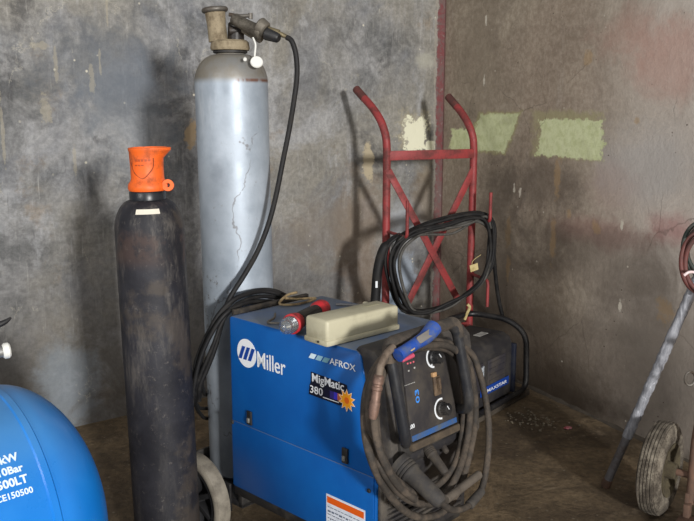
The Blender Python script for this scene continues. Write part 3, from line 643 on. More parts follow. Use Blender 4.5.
# ------------------------------------------------------------------ silver gas cylinder
SX = V((-.343, 2.6, .155)); sil = thing('gas_cylinder', 'tall silver-grey gas cylinder with valve guard standing behind the blue welder', 'gas cylinder', SX, 0)
def zat(py, Y): return atY(347, py, Y).z
ztop = zat(50, 2.6)
R = .1115; zs = zat(82, 2.55)-.155; hN = ztop-.155
print('silver', ztop, zs, hN)
prof = [(0, .0), (R-.012, 0), (R, .012), (R, zs)]
for i in range(1, 11):
    t = i/10*math.pi/2; prof.append((.044+(R-.044)*math.cos(t), zs+(hN-.012-zs)*math.sin(t)))
prof += [(.042, hN-.006), (.042, hN), (0, hN)]
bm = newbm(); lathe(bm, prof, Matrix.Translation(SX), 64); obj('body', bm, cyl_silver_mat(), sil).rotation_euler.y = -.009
z0 = ztop
ctr = V((-.3555, 2.6, 0))
bm = newbm(); lathe(bm, [(.044, 0), (.057, .0), (.06, .006), (.057, .024), (.05, .03), (.04, .03), (.04, 0)], Matrix.Translation(ctr+V((0, 0, z0))), 40); gr = obj('guard_ring', bm, GUARD, sil)
bm = newbm(); lathe(bm, [(.048, 0), (.052, .002), (.052, .007), (.048, .008)], Matrix.Translation(ctr+V((0, 0, z0-.009))), 40); obj('thread_collar', bm, BLK, sil)
gt = zat(7, 2.6)
cc = V((atY(218.5, 30, 2.6).x, 2.6-.008, 0)); ct = V((atY(215, 8, 2.6).x, 2.6-.008, 0)); lean = (ct+V((0, 0, gt)))-(cc+V((0, 0, z0+.03)))
bm = newbm(); Mg = zalign(cc+V((0, 0, z0+.026)), lean); hh = lean.length; lathe(bm, [(.029, 0), (.028, hh*.5), (.031, hh-.01), (.026, hh-.008), (.023, hh*.5), (.024, 0), (.029, 0)], Mg, 32); obj('guard_post', bm, GUARD, sil)
bm = newbm(); P = [Mg @ V((.032*math.cos(t*math.pi/12), .032*math.sin(t*math.pi/12), hh-.004)) for t in range(24)]; tube(bm, P, .008, 10, True, 2); obj('guard_rim', bm, STEEL, sil)
# valve, regulator
def ys(px, py, Y=2.6): return atY(px, py, Y)
bm = newbm(); cyl(bm, ys(236, 50, 2.605), ys(236, 22, 2.605), .026, .024, bev=.004); cyl(bm, ys(229, 30, 2.59), ys(243, 30, 2.60), .016); vv = obj('valve', bm, simple('black_valve', '221f1e', .45, .2, '453a30', .4, 30), sil)
bm = newbm(); tube(bm, [ys(229, 14, 2.58), ys(240, 15.5, 2.575), ys(251, 15, 2.57)], .006, 10); cyl(bm, ys(250.5, 12.5, 2.57), ys(250.5, 18.5, 2.57), .0065); obj('valve_key', bm, STEEL, vv)
bm = newbm(); cyl(bm, ys(233, 18, 2.56), ys(262, 33, 2.52), .017, .020, bev=.003); cyl(bm, ys(258, 24, 2.525), ys(266, 30, 2.52), .026, .024, bev=.004); cyl(bm, ys(243, 28, 2.56), ys(262, 38, 2.54), .013, .016, bev=.003)
reg = obj('regulator', bm, OLIVE, sil)
bm = newbm(); cyl(bm, ys(266, 33, 2.52), ys(279, 38, 2.5), .019, .014, bev=.004); obj('adjusting_knob', bm, BLK, reg)
bm = newbm(); cyl(bm, ys(268, 30, 2.52), ys(279, 33, 2.515), .012, .011); cyl(bm, ys(279, 33, 2.515), ys(288, 37, 2.51), .0075, .006); obj('hose_outlet', bm, simple('dull_brass', '8c8064', .45, .6, '4c4436', .5, 30), reg)
bm = newbm(); tube(bm, [ys(253, 37, 2.53), ys(255.5, 44, 2.525), ys(255, 52, 2.52), ys(254.5, 58, 2.52)], .0028, 8); tg = obj('seal_cord', bm, WHITE, sil)
bm = newbm(); q = ys(256.7, 61.5, 2.5); lathe(bm, [(0, -.003), (.017, -.003), (.019, 0), (.017, .003), (0, .003)], zalign(q, V((.15, -1, .5))), 24); obj('seal_disc', bm, WHITE, tg)
bm = newbm(); cyl(bm, ys(245, 58, 2.495), ys(245, 59, 2.485), .005); obj('stamp_plug', bm, WHITE, sil)
# gas hose
bm = newbm(); hs = [(287, 37, 2.51), (292, 41, 2.5), (296, 55, 2.5), (297, 75, 2.5), (294, 100, 2.49), (289, 130, 2.49), (283, 160, 2.48), (276, 195, 2.47), (268, 225, 2.46), (257, 252, 2.45), (244, 275, 2.44), (233, 292, 2.42), (227, 304, 2.405), (221, 325, 2.39), (214, 350, 2.38), (207, 368, 2.38), (200, 385, 2.38), (199, 400, 2.4)]
tube(bm, [ys(*h) for h in hs], .0078, 12); tag(obj('gas_hose', bm, RUB, base=ys(287, 37, 2.51)), 'long thin black hose hanging from the silver cylinder regulator to the welder rear', 'hose')
# power cable bundle at the rear
pcs = [[(284, 298, 2.56), (276, 293, 2.53), (262, 291, 2.50), (245, 294, 2.44), (230, 302, 2.40), (216, 318, 2.38), (206, 340, 2.37), (201, 360, 2.37), (201, 378, 2.42), (203, 390, 2.52), (208, 394, 2.64), (228, 394, 2.76)],
       [(282, 299, 2.56), (268, 296, 2.51), (250, 298, 2.45), (234, 306, 2.395), (222, 322, 2.37), (213, 345, 2.36), (203, 368, 2.36), (196, 388, 2.37), (196, 405, 2.42), (201, 414, 2.52), (207, 418, 2.64), (228, 418, 2.76)],
       [(279, 302, 2.55), (262, 301, 2.49), (244, 303, 2.42), (226, 313, 2.37), (212, 332, 2.355), (201, 356, 2.35), (195, 380, 2.35), (192, 405, 2.36), (188, 440, 2.4), (186, 480, 2.42)],
       [(286, 295, 2.57), (274, 290, 2.53), (256, 290, 2.49), (238, 297, 2.42), (222, 312, 2.385), (209, 330, 2.375), (199, 352, 2.37), (194, 372, 2.365), (194, 395, 2.4), (198, 406, 2.5), (206, 408, 2.64), (228, 404, 2.78)]]
pcb = thing('power_cable', 'bundle of thick black power cables curving over the rear corner of the blue welder', 'cable', ys(230, 305, 2.4), 0)
for i, pc in enumerate(pcs):
    bm = newbm(); tube(bm, [ys(*h) for h in pc], (.0072, .006, .0068, .006)[i], 12); obj('cable_strand', bm, RUB, pcb)
# ------------------------------------------------------------------ black cylinder with orange cap
BX = V((-.528, 2.27, 0)); bc = thing('gas_cylinder', 'worn black gas cylinder with an orange valve cap', 'gas cylinder', BX, 0)
R = .0945; zb = zat(232, 2.24); zn = zat(194, 2.27)
print('black', zb, zn)
prof = [(0, 0), (R-.01, 0), (R, .01), (R, zb)]
for i in range(1, 11):
    t = i/10*math.pi/2; prof.append((.043+(R-.043)*math.cos(t), zb+(zn-.012-zb)*math.sin(t)))
prof += [(.043, zn), (0, zn)]
bx_t = Matrix.Translation(BX) @ Matrix.Shear('XY', 4, (-.012, 0)); bx_t = Matrix.Translation(BX)
bm = newbm(); lathe(bm, prof, bx_t, 56); obj('body', bm, cyl_black_mat(), bc)
bm = newbm(); lathe(bm, [(.044, -.014), (.049, -.012), (.049, .008), (.046, .012), (.04, .012)], Matrix.Translation(BX+V((0, 0, zn))), 40); obj('neck_ring', bm, simple('black_neck_ring', '1c2026', .35), bc)
zc = zn+.012; ht = zat(147, 2.27)-zc
capM = Matrix.Translation(BX+V((.003, 0, zc)))
bm = newbm(); prof = [(.03, 0), (.052, 0), (.0545, .006), (.053, .018), (.047, .026), (.0445, .034), (.0445, .06), (.0455, ht*.75), (.046, ht-.01), (.0475, ht-.007), (.0475, ht), (.043, ht+.001), (.040, ht-.006), (.037, ht*.6), (.036, .03), (.03, 0)]
lathe(bm, prof, capM, 48)
for v in bm.verts:      # flare the mouth towards the right, as a tulip cap with a side lip
    l = v.co-capM.translation
    if l.z > ht*.8 and l.x > 0: v.co.x += (l.x/.045)**3*.017*min(1, (l.z-ht*.8)/(ht*.1))
cap = obj('valve_cap', bm, ORG, bc)
bm = newbm(); lathe(bm, [(.006, -.006), (.016, -.006), (.016, .006), (.006, .006), (.006, -.006)], zalign(BX+V((.062, -.02, zc+.014)), V((.1, -1, .2))), 20); box(bm, (.05, -.018, zc+.012), (.02, .012, .016), Matrix.Translation(BX), .003); obj('cap_lug', bm, ORG, cap)
def capp(u, z, r=.0405): a = -math.pi/2+u; rr = r+(.0055 if z > .05 else .0045); return capM @ V((rr*math.cos(a), rr*math.sin(a), z))
bm = newbm(); tube(bm, [capp(-.75, .078, .042), capp(-.75, .06, .039), capp(-.5, .046, .040), capp(-.05, .035, .0395), capp(.35, .05, .0405), capp(.6, .066, .040), capp(.62, .09, .042)], .0012, 6); obj('cast_outline', bm, simple('cap_groove', '7c3614', .7), cap)
bm = newbm(); z_ = .083
for r_, (n, z_) in enumerate(((5, .084), (3, .071))):
    for i in range(n): box(bm, (0, 0, 0), (.006, .0015, .006 if not r_ else .003), Matrix.Translation(capp(-.42+i*.2, z_, .0405)) @ Matrix.Rotation(-.42+i*.2, 4, 'Z'))
obj('cast_mark', bm, simple('cap_mark', 'a8481c', .6), cap)
bm = newbm()   # pale paper strip on the shoulder
for i in range(6):
    P = []
    for (du, dz) in ((0, 0), (1, 0), (1, 1), (0, 1)):
        u = -math.pi/2-.18+(i+du)*.13; t = math.asin(min(1, .62+dz*.14)); rr = .043+(R-.043)*math.cos(t)+.0012; zz = zb+(zn-.012-zb)*math.sin(t)
        P.append(BX+V((rr*math.cos(u), rr*math.sin(u), zz+.001)))
    sheet(bm, P, V((0, -.5, .8)), .0008)
obj('paper_strip', bm, simple('torn_paper', 'd5cfc0', .8), bc)
bc.rotation_euler.y = -.017
# ------------------------------------------------------------------ hand truck
nt = V((.423, -.906, 0)).normalized(); bt = V((.906, .423, 0)).normalized(); DT = nt.dot(V((.172, 3.78, 0)))
def dt(px, py, off=0): return hit(px, py, nt, DT+off)
PL = dt(386, 250); PR = dt(471, 250); PL.z = PR.z = 0
ht_ = thing('hand_truck', 'tall red steel hand truck with crossed braces standing in the corner', 'hand truck', (PL+PR)/2, math.atan2(bt.y, bt.x))
zbar = dt(430, 154).z
for Pb, pts in ((PL, ((385, 150, 0), (384.5, 136, 0), (381, 121, -.03), (373, 108, -.09), (364, 97.5, -.17), (356.5, 89, -.24))), (PR, ((472, 150, 0), (471.5, 136, 0), (468, 123, -.03), (461, 111.5, -.09), (454, 103, -.15), (448.5, 96.5, -.2)))):
    hp_ = [hit(x, y, nt, DT+o_) for x, y, o_ in pts]; hp_[0] = V((Pb.x, Pb.y, hp_[0].z)); hp_[1] = V((Pb.x*.5+hp_[1].x*.5, Pb.y*.5+hp_[1].y*.5, hp_[1].z))
    bm = newbm(); tube(bm, [V((Pb.x, Pb.y, .03)), V((Pb.x, Pb.y, .6)), V((Pb.x, Pb.y, .95))]+spline(hp_, 5), .018, 16, smooth=0)
    p = obj('side_rail', bm, RED, ht_); endp = hp_[-1]
    ax = (endp-hp_[-2]).normalized(); bm = newbm(); cyl(bm, endp-ax*.09, endp+ax*.004, .0188, bev=.003); obj('hand_grip', bm, simple('worn_grip', '4d2f2c', .7, 0, '6b3a34', .5, 30), p)
def flat(a, b, w, t, name, off=0.0):
    a = V(a)+nt*off; b = V(b)+nt*off; d = (b-a).normalized(); s_ = nt.cross(d); M = Matrix((d, s_, nt)).transposed().to_4x4(); M.translation = (a+b)/2
    bm = newbm(); box(bm, (0, 0, 0), ((b-a).length, w, t), M, .0015); return obj(name, bm, RED, ht_)
def rail(z, s): q = (PL if s < 0 else PR).copy(); q.z = z; return q
flat(rail(zbar, -1), rail(zbar, 1), .043, .008, 'cross_bar', .012)
z1 = dt(386, 170).z; z2 = dt(460, 303).z
q = dt(457, 300); flat(rail(z1, -1), q, .034, .006, 'diagonal_brace', .016)
q2 = dt(405, 306); flat(rail(z1, 1), q2, .034, .006, 'diagonal_brace', .009)
flat(rail(.28, -1), rail(.28, 1), .036, .008, 'cross_bar', .012)
flat(rail(.05, -1), rail(.05, 1), .06, .008, 'cross_bar', .012)
mid = (PL+PR)/2; MP = Matrix((bt, -nt, Zv)).transposed().to_4x4(); MP.translation = mid
bm = newbm(); box(bm, (-.11, -.03, .006), (.24, .06, .006), MP, .002); obj('toe_plate', bm, RED, ht_)
def hook(px1, py1, px2, py2, Pb, off):
    z = hit(px1, py1, nt, DT+off); zt = hit(px2, py2, nt, DT+off); st = V((Pb.x, Pb.y, z.z)); 
    bm = newbm(); tube(bm, rnd_path([st, z, V((z.x, z.y, zt.z))], .02), .0075, 10, smooth=0); return obj('hook', bm, RED, ht_)
hook(407, 237, 407, 200, PL, .2); hook(490, 221, 490, 192, PR, .2)
z = hit(488, 280, nt, DT+.18); z2_ = hit(488, 306, nt, DT+.18); bm = newbm(); tube(bm, rnd_path([V((PR.x, PR.y, z.z)), z, V((z.x, z.y, z2_.z))], .025), .0075, 10, smooth=0); obj('hook', bm, RED, ht_)
for s_ in (-1, 1):
    c = (PL if s_ < 0 else PR)+bt*(-s_*.06)-nt*.09+V((0, 0, .09)); 
    w_ = spoked_wheel('wheel', c, bt, .09, .04, TYRE_G, BLK, ht_)
bm = newbm(); a_ = PL-nt*.09+V((0, 0, .09)); b2 = PR-nt*.09+V((0, 0, .09)); cyl(bm, a_, b2, .009)
for q in (PL, PR): cyl(bm, q+V((0, 0, .09)), q-nt*.095+V((0, 0, .09)), .008)
obj('axle', bm, RED, ht_)
# cable coil on the hand truck
coil = thing('welding_cable', 'black welding cable coiled over the hooks of the red hand truck', 'cable', mid+nt*.17, math.atan2(bt.y, bt.x))
base = [(402, 236), (420, 226), (445, 220), (470, 214), (484, 214), (492, 224), (493, 245), (490, 265), (483, 280), (468, 292), (448, 303), (425, 310), (410, 309), (402, 300), (396, 283), (392, 262), (394, 246)]
rr = random.Random(3)
for k, (dx, dy, sc_, off, r, m_) in enumerate(((0, 1, 1, .16, .009, RUB), (-3, 3, .97, .175, .008, RUB), (2, 0, 1.0, .15, .0075, RUB), (0, 4, .94, .185, .008, RUB), (-4, 1, 1.03, .135, .008, RUB), (2, 6, .9, .17, .0075, simple('grey_worn_cable', '55534f', .6, 0, '35332f', .5, 25)))):
    P = []
    for i, (x, y) in enumerate(base):
        cx, cy = 443, 262; f = sc_
        top_ = y < 240
        yy = cy+(y-cy)*f+dy*(.6 if top_ else 1)+rr.uniform(-1.5, 1.5); xx = cx+(x-cx)*f+dx+rr.uniform(-1.2, 1.2)
        P.append(hit(xx, yy, nt, DT+off+rr.uniform(-.008, .008)))
    bm = newbm(); tube(bm, P, r, 10, True, 5); obj('cable_loop', bm, m_, coil)
for k, (ym, off) in enumerate(((234, .165), (228, .18))):
    bm = newbm(); tube(bm, [hit(396, 245, nt, DT+off), hit(404, 236, nt, DT+off), hit(425, ym, nt, DT+off), hit(452, ym-1, nt, DT+off), hit(472, 222, nt, DT+off), hit(486, 216, nt, DT+off), hit(491, 228, nt, DT+off)], .006, 10); obj('cable_strand', bm, MATS['grey_worn_cable'], coil)
bm = newbm(); tube(bm, [hit(488, 222, nt, DT+.15), hit(493, 245, nt, DT+.12), hit(495, 270, nt, DT+.1), hit(498, 295, nt, DT+.08), hit(503, 318, nt, DT+.08)], .010, 10); obj('cable_strand', bm, RUB, coil)
# thick sleeve
sl = thing('thick_hose', 'short thick black hose with a white mark hanging left of the hand truck', 'hose', hit(372, 305, nt, DT+.1), 0)
bm = newbm(); P = [hit(x, y, nt, DT+.12) for x, y in ((400, 234), (391, 239), (383, 250), (378, 268), (376, 290), (375, 310), (376, 335))]; tube(bm, P, .02, 14, radii=lambda t: .010 if t < .22 else min(.0215, .010+.2*(t-.22))); s1 = obj('hose_body', bm, RUB, sl)
q = hit(376.5, 284, nt, DT+.143); bm = newbm(); box(bm, (0, 0, 0), (.01, .002, .03), Matrix.Translation(q) @ Matrix.Rotation(.3, 4, 'Z'), 0); obj('white_mark', bm, WLET, s1)
bm = newbm(); q = hit(474, 267, nt, DT+.19); box(bm, (0, 0, 0), (.045, .003, .032), Matrix.Translation(q) @ Matrix.Rotation(.5, 4, 'Z') @ Matrix.Rotation(-.2, 4, 'Y')); tube(bm, [q+V((-.01, 0, .0)), q+V((-.005, .005, .03)), q+V((.03, 0, .06))], .0015, 6)
tag(obj('paper_tag', bm, YTAG, base=q), 'small yellow paper tag tied to the cable coil on the hand truck', 'tag')
bm = newbm(); q = hit(467, 313, nt, DT+.12); tube(bm, [q+V((-.01, 0, -.03)), q+V((.0, 0, .0)), q+V((.012, 0, .03)), q+V((.0, 0, .045))], .007, 8)
tag(obj('frayed_cord', bm, YTAG, base=q), 'frayed yellowish cord end dangling below the coil on the hand truck', 'cord')
# ------------------------------------------------------------------ black inverter box beside the wall, on a plank
LZ = .03
pa = atZ(487, 412, LZ); pb = atZ(531, 387.5, LZ); dS = (pb-pa).normalized(); dS.z = 0; dS.normalize(); dB = Zv.cross(dS)
MK = Matrix((dS, dB, Zv)).transposed().to_4x4(); MK.translation = V((pb.x, pb.y, 0))
wallhit = (CR.dot(nR)-pb.dot(nR))  # distance to right wall plane along inward normal (negative)
bm = newbm(); box(bm, (-.3, .15, .014), (.58, .3, .028), MK, .004)
tag(obj('timber_plank', bm, CONC, base=MK @ V((-.4, .17, 0))), 'low grey board on the floor under the small black power unit', 'board')
inv = thing('power_unit', 'small black welding power unit with round-cornered case and black tube guard by the right wall', 'power unit', MK @ V((-.22, .17, .028)), math.atan2(dS.y, dS.x))
fpq = MK @ V((0, .025, 0)); dF = fpq.dot(dB)
def fz_(px, py, off=0): return MK.inverted() @ hit(px, py, dB, dF-off)
pr_ = fz_(513, 385); pt = fz_(508, 345); pl_ = fz_(470, 350)
print('inv', pr_, pt, pl_, fz_(484, 365), fz_(518, 373), 'wall gap', wallhit)
xr = pr_.x-.012; zt = pt.z+.048; zb_ = .045; DEP = .27; WID = .36
bm = newbm(); prism(bm, [(.0, zb_), (.0, zt-.055), (.018, zt-.015), (.05, zt), (DEP-.04, zt), (DEP, zt-.035), (DEP, zb_)], MK @ Matrix.Translation((xr-WID, .025, 0)) @ PF, WID, 0, .008)
case = obj('case', bm, simple('dull_black_case', '232226', .65, 0, '3f3b37', .45, 10), inv)
bm = newbm(); box(bm, (xr-.006, .022, (zb_+zt)/2-.02), (.02, .03, zt-zb_-.05), MK, .006); obj('corner_guard', bm, OLDBLUE, inv)
bm = newbm()
box(bm, (xr+.008, .02+DEP/2, zb_+.03), (.012, DEP-.04, .03), MK, .004); obj('side_skid', bm, OLDBLUE, inv)
for (a, b) in (((456, 363), (482, 390)), ((488, 351), (504, 380))):
    q = fz_(a[0], a[1]); q2 = fz_(b[0], b[1]); bm = newbm(); box(bm, ((q.x+q2.x)/2, .0235, (zt-.075+.12)/2), (abs(q2.x-q.x), .006, zt-.075-.12), MK, .002)
    for i in range(5): box(bm, ((q.x+q2.x)/2, .019, .13+i*(zt-.22)/4), (abs(q2.x-q.x)-.01, .003, .003), MK)
    obj('vent_panel', bm, simple('vent_charcoal', '36343a', .6, 0, '4a443e', .4, 12), inv)
q = fz_(478.5, 366); q2 = fz_(483, 378); bm = newbm(); box(bm, ((q.x+q2.x)/2-.004, .018, (q.z+q2.z)/2), (.04, .001, .055), MK); st_ = obj('sticker', bm, simple('sticker_white', 'c9cfd6', .5, 0, '6f7780', .5, 120), inv)
q = fz_(484, 387); q2 = fz_(513, 371); zc_ = .115
ql = fz_(479, 392); qr = fz_(507, 382)
bm = newbm(); zlab = (ql.z+qr.z)/2+.006; box(bm, ((ql.x+qr.x)/2, .018, zlab), (qr.x-ql.x, .004, .038), MK, .002); lb = obj('name_plate', bm, LBLUE, inv)
bm = newbm(); text_bm(bm, 'MAXSTAR', MK @ V((ql.x+.055, .0158, zlab-.009)), dS*(qr.x-ql.x-.075), Zv*.015, .0008, .006); obj('lettering', bm, WLET, lb)
bm = newbm(); lathe(bm, [(.013, 0), (.013, .001)], MK @ Matrix.Translation((ql.x+.03, .0158, zlab)) @ Matrix.Rotation(math.pi/2, 4, 'X'), 20); obj('round_logo', bm, WLET, lb)
bm = newbm(); box(bm, (xr-.115, .13, zt+.0005), (.075, .035, .001), MK @ Matrix.Identity(4)); obj('top_sticker', bm, STICK, inv)
tr = .0135; xo = xr+.086; yf_ = -.005
loop = [MK @ V(p) for p in ((xr-WID+.01, yf_, .045), (xo, yf_, .045), (xo, yf_+.01, zt-.02), (xo, .10, zt+.035), (xo-.02, DEP+.02, zt+.04), (xr-.12, DEP+.05, zt+.035), (xr-.13, DEP+.05, zt-.06))]
bm = newbm(); tube(bm, rnd_path(loop, .06), tr, 14, smooth=0); obj('tube_guard', bm, simple('guard_tube_black', '17171a', .4, 0, '2f2d2b', .4, 15), inv)
bm = newbm()
for xx in (xr-.3, xr-.03): box(bm, (xx, .15, .0375), (.03, .24, .019), MK, .003)
obj('rubber_foot', bm, BLK, inv)
# ------------------------------------------------------------------ air compressor tank at the left
TC = V((-.745, 1.695, .453)); TR = .29; yw = .75; ta = V((math.cos(yw), math.sin(yw), 0)); tb = V((math.sin(yw), -math.cos(yw), 0))
ac = thing('air_compressor', 'bright blue air compressor tank with white lettering, cropped at the left', 'air compressor', (TC.x-.4*ta.x, TC.y-.4*ta.y, 0), yw)
MT_ = Matrix((tb, Zv, ta)).transposed().to_4x4(); MT_.translation = TC
prof = []
for i in range(13): t = math.pi/2*i/12; prof.append((TR*math.sin(t), -1.0-.18*math.cos(t)))
prof += [(TR, -.99), (TR, -.012), (TR+.0035, -.009), (TR+.0035, .004), (TR-.0015, .008)]
for i in range(1, 17): t = math.pi/2*i/16; prof.append((TR*math.cos(t), .008+.175*math.sin(t)))
prof[-1] = (0, prof[-1][1]); prof[0] = (0, prof[0][1])
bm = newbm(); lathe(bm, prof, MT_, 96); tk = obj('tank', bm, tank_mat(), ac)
def tank_hit(px, py):
    r = ray(px, py); o_ = CP-TC; ro = V((o_.dot(tb), o_.z)); rd = V((r.dot(tb), r.z)); a = rd.dot(rd); b = 2*ro.dot(rd); c = ro.dot(ro)-TR*TR
    t = (-b-math.sqrt(b*b-4*a*c))/(2*a); p = o_+r*t; return p.dot(ta), math.atan2(p.z, p.dot(tb))
def tank_text(s, br, tr_, left=None, asp=1.0, bold=.03):
    s1, f1 = tank_hit(*br); s2, f2 = tank_hit(*tr_); h = (f2-f1)*TR
    me = text_mesh(s, bold, 0, .01); cs = [v.co.copy() for v in me.vertices]; x1 = max(c.x for c in cs); y0 = min(c.y for c in cs); y1 = max(c.y for c in cs); k = h/(y1-y0)
    bm = newbm(); vs = []
    for c in cs:
        u = s1-(x1-c.x)*k*asp; f = f1+(c.y-y0)*k/TR; r_ = TR+(.0012 if c.z > 0 else .0002); vs.append(bm.verts.new(TC+ta*u+tb*(r_*math.cos(f))+Zv*(r_*math.sin(f))))
    for p in me.polygons:
        try: bm.faces.new([vs[i] for i in p.vertices])
        except ValueError: pass
    obj('lettering', bm, simple('tank_white_print', 'd4e4f0', .5), tk)
print('tank', tank_hit(33, 491), tank_hit(7.8, 499.5))
tank_text('1kW', (19.3, 459.3), (18.8, 451)); tank_text('10Bar', (24, 470), (23.3, 462)); tank_text('500LT', (28.8, 481.5), (28, 472.6)); tank_text('CE150500', (33.6, 491.8), (33, 485.2), bold=.02)
for u in (-.15, -.85):
    bm = newbm(); box(bm, (0, -TR-.075, u), (.3, .17, .05), MT_, .006); obj('foot', bm, simple('tank_foot_blue', '15539a', .5), ac)
# fittings over the tank: pipe stub with tape, dark pump fin
p0 = atY(-60, 362, 1.50); p1 = atY(7, 350, 1.56); dz = (p1-p0).normalized()
bm = newbm(); tube(bm, rnd_path([V((p0.x, p0.y, .74)), p0, p1], .02), .0115, 14, smooth=0); pf = obj('pipe', bm, simple('galvanised_pipe', '8a8a88', .45, .5, '5c5a58', .5, 30), ac)
bm = newbm(); cyl(bm, p1-dz*.008, p1+dz*.006, .0155, bev=.003); obj('thread_tape', bm, WHITE, pf)
bm = newbm(); q0 = atY(-50, 352, 1.6); q1 = atY(4, 322, 1.66); tube(bm, [V((q0.x, q0.y, .72)), q0, atY(-15, 330, 1.64), q1, atY(11, 317, 1.67)], .012, 12, smooth=5, radii=lambda t: .014*(1-t)+.002); obj('pump_lever', bm, BLK, ac)
# ------------------------------------------------------------------ trolley at the right
WC = V((1.037, 2.594, 0)); ax = V((.785, -.62, 0)).normalized()
wr_ = .157
cw = atY(661, 463, 2.594); cw.z = wr_
tv = thing('cargo_trolley', 'rusty steel trolley with a grooved whitish tyre, cropped at the right edge', 'trolley', (cw.x, cw.y, 0), math.atan2(ax.y, ax.x))
Mw = zalign(cw-ax*.04, ax); w = .078
prof = [(.09, .006), (.11, .0), (.135, .004), (.148, .012)]
for i in range(5):
    a = .014+i*.0105; prof += [(.1525+.0045*math.sin(math.pi*(i+.5)/5), a), (.1525+.0045*math.sin(math.pi*(i+.5)/5), a+.0075), (.147, a+.0082), (.147, a+.0100)]
prof += [(.148, w-.012), (.135, w-.004), (.11, w), (.09, w-.006), (.09, .006)]
bm = newbm(); lathe(bm, prof, Mw, 72); wheel = obj('wheel', bm, TYRE_W, tv)
bm = newbm(); lathe(bm, [(.02, .0), (.03, .012), (.06, .014), (.075, .006), (.0905, .002), (.0905, w-.002), (.075, w-.006), (.06, w-.022), (.03, w-.018), (.026, w+.012), (.012, w+.014), (.012, .0)], Mw, 40); obj('rim', bm, HUBY, wheel)
bm = newbm(); cyl(bm, cw-ax*.02, cw+ax*.5, .011); obj('axle', bm, RUST, tv)
fwdv = V((-ax.y, ax.x, 0))  # away from the camera
f0 = cw+ax*.075
bm = newbm()
up1 = V((f0.x, f0.y, 0))+ax*.03
tube(bm, rnd_path([up1-fwdv*.02+V((0, 0, .07)), up1-fwdv*.01+V((0, 0, .3)), up1+ax*.04+V((0, 0, .62)), up1+ax*.10+fwdv*.02+V((0, 0, .95))], .05), .0135, 12, smooth=0); obj('side_rail', bm, RUST, tv)
bm = newbm(); up2 = up1+ax*.36
tube(bm, rnd_path([up2-fwdv*.02+V((0, 0, .07)), up2+V((0, 0, .3)), up2-ax*.02+V((0, 0, .62)), up2-ax*.04+fwdv*.02+V((0, 0, .95)), up1+ax*.10+fwdv*.02+V((0, 0, .95))], .05), .0135, 12, smooth=0); obj('side_rail', bm, RUST, tv)
for zz in (.085, .3, .6):
    bm = newbm(); a_ = up1+V((0, 0, zz)); tube(bm, [a_-fwdv*.015, a_+ax*.36-fwdv*.015], .0125, 10, smooth=0); obj('cross_bar', bm, RUST, tv)
bm = newbm(); Mq = Matrix((ax, fwdv, Zv)).transposed().to_4x4(); Mq.translation = V((up1.x, up1.y, 0))
box(bm, (.18, -.13, .028), (.4, .2, .012), Mq, .003); box(bm, (.0, -.04, .05), (.02, .03, .055), Mq, .003); box(bm, (.36, -.04, .05), (.02, .03, .055), Mq, .003)
box(bm, (-.005, -.02, .06), (.012, .04, .1), Mq, .002); obj('toe_plate', bm, RUST, tv)
bm = newbm(); q = hit(690, 378, Yv, up1.y+.0); P = [q+V((.016*math.cos(t*math.pi/8), 0, .022*math.sin(t*math.pi/8))) for t in range(16)]; tube(bm, P, .004, 8, True, 2); obj('bracket_ring', bm, STEEL, tv)
# wrapped pole
pA = atZ(606, 484, .012); pB = atY(689, 297, 2.68); pC = pB+(pB-pA)*.12
wm_ = Mat('shiny_plastic_wrap', .22, .1, .7); n_ = wm_.noise(14, 6, wm_.mp((3, 3, .7)), .7, 1.5); wm_.base(wm_.mix(wm_.ss(n_, .35, .65), '7d7f86', 'a9abb2')); wm_.bump(n_, .5, .01)
pole = thing('wrapped_pole', 'silvery plastic-wrapped pole leaning on the trolley at the right', 'pole', (pA.x, pA.y, 0), 0)
bm = newbm(); cyl(bm, pA, pC, .0145, seg=20); obj('pole', bm, simple('pole_grey', '77767a', .5, .3, '5a5048', .5, 20), pole)
bm = newbm(); d = (pC-pA); n = 60; rw = random.Random(5); pts = [pA+d*(.24+.75*i/n) for i in range(n+1)]; rads = [.0165+rw.uniform(0, .0035) for _ in range(n+1)]
tube(bm, pts, .02, 14, smooth=0, radii=lambda t: -.0008+rads[int(round(t*n))]); obj('plastic_wrap', bm, wm_.m, pole)
bm = newbm(); lathe(bm, [(.0, -.012), (.015, -.01), (.017, 0), (.017, .02), (.0145, .022)], zalign(pA, d), 20); obj('foot_cap', bm, RUST, pole)
# hoses hung on the trolley
for (col_, nm, lab, cx, cy, rx, ry, yy) in (('62342f', 'red_hose_paint', 'red-brown rubber hose coiled over the trolley handle at the right edge', 703, 262, 22, 31, 2.60), ('2c3833', 'green_hose_paint', 'dark green rubber hose coiled behind the red-brown one at the right edge', 704, 248, 21, 27, 2.66)):
    hz = thing('rubber_hose', lab, 'hose', atY(cx, cy, yy), 0)
    for k in range(2):
        bm = newbm(); P = []
        for i in range(20):
            t = 2*math.pi*i/20; P.append(atY(cx+(rx-k*3)*math.cos(t)+k*1.2, cy+(ry-k*3)*math.sin(t)+k*1.5, yy-.014*k+.012*math.sin(2*t+k)))
        tube(bm, P, .0075, 10, True, 3); obj('hose_loop', bm, simple(nm, col_, .6, 0, '4c3a36' if k < 3 else col_, .4, 20), hz)
bm = newbm(); P = [atY(684, 275, 2.55), atY(690, 271.5, 2.55), atY(702, 273, 2.56)]; tube(bm, P, .0045, 8); tag(obj('cable_tie', bm, simple('pale_pink_plastic', 'dcc6c6', .4), base=P[0]), 'pale plastic tie around the red-brown hose on the trolley', 'cable tie')
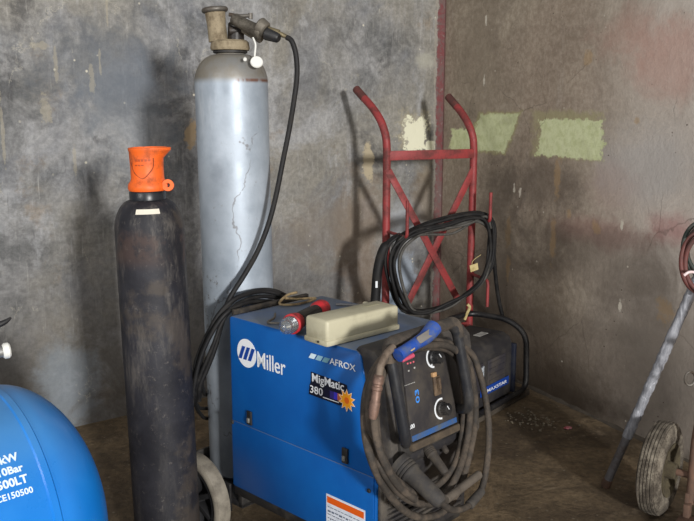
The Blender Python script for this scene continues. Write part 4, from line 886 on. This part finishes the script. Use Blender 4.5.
# ------------------------------------------------------------------ litter on the floor
def chip(px, py, s, mat, name, lab, cat):
    q = atZ(px, py, .0); bm = newbm(); bmesh.ops.create_icosphere(bm, subdivisions=2, radius=1)
    r_ = random.Random(px); 
    for v in bm.verts: v.co *= 1+r_.uniform(-.25, .25); v.co = V((v.co.x*s, v.co.y*s*.7, max(0, v.co.z*.45*s+s*.3)))
    bm.transform(Matrix.Translation(q)); tag(obj(name, bm, mat, base=q), lab, cat)
chip(568, 428.5, .016, simple('crumpled_red_wrapper', 'b04858', .5, 0, 'e0b0b0', .5, 60), 'wrapper_scrap', 'tiny crumpled red wrapper on the dirty floor', 'litter')
chip(579, 407.5, .010, WHITE, 'paper_scrap', 'tiny white paper scrap at the foot of the right wall', 'litter')
bm = newbm(); r_ = random.Random(11)
for i in range(90):
    px = r_.gauss(533, 14); py = 420+(px-533)*.12+r_.gauss(0, 5); q = atZ(px, py, 0); s = r_.uniform(.002, .007)
    vs = bmesh.ops.create_icosphere(bm, subdivisions=1, radius=s)['verts']; bmesh.ops.scale(bm, vec=(1, r_.uniform(.6, 1), .6), verts=vs); bmesh.ops.translate(bm, vec=q+V((0, 0, s*.4)), verts=vs)
tag(obj('gravel', bm, simple('pale_grit', '9a907c', .9, 0, '5f5546', .6, 90), base=atZ(533, 420, 0), smooth=False), 'loose pale grit scattered on the floor near the power unit', 'gravel', kind='stuff')
# ------------------------------------------------------------------ light
def area(name, loc, tgt, sx, sy, e, col):
    l = bpy.data.lights.new(name, 'AREA'); l.shape = 'RECTANGLE'; l.size = sx; l.size_y = sy; l.energy = e; l.color = col
    o = bpy.data.objects.new(name, l); C.objects.link(o); o.location = loc; o.rotation_euler = (V(tgt)-V(loc)).to_track_quat('-Z', 'Y').to_euler(); return o
area('doorway_light', (3.2, -6.2, 2.2), (0, 3.6, .9), .6, .7, 900, (1, .98, .95))
area('overhead_fill_light', (.3, -.6, 3.6), (.5, 3.6, 1.0), 2.6, 1.6, 30, (1, .98, .95))  # soft overhead fill, added to light both walls from above
area('left_fill_light', (-3.2, -1.8, 2.6), (1.2, 3.2, 1.1), 1.8, 1.4, 92, (1, .97, .93))  # fill added at the left to brighten the right wall
w = bpy.data.worlds.new('world'); sc.world = w; w.use_nodes = True; bg = w.node_tree.nodes['Background']
bg.inputs[0].default_value = (.93, .96, 1.0, 1); bg.inputs[1].default_value = .17
sc.view_settings.view_transform = 'Standard'; sc.view_settings.look = 'None'; sc.view_settings.exposure = 0.0; sc.view_settings.gamma = 1
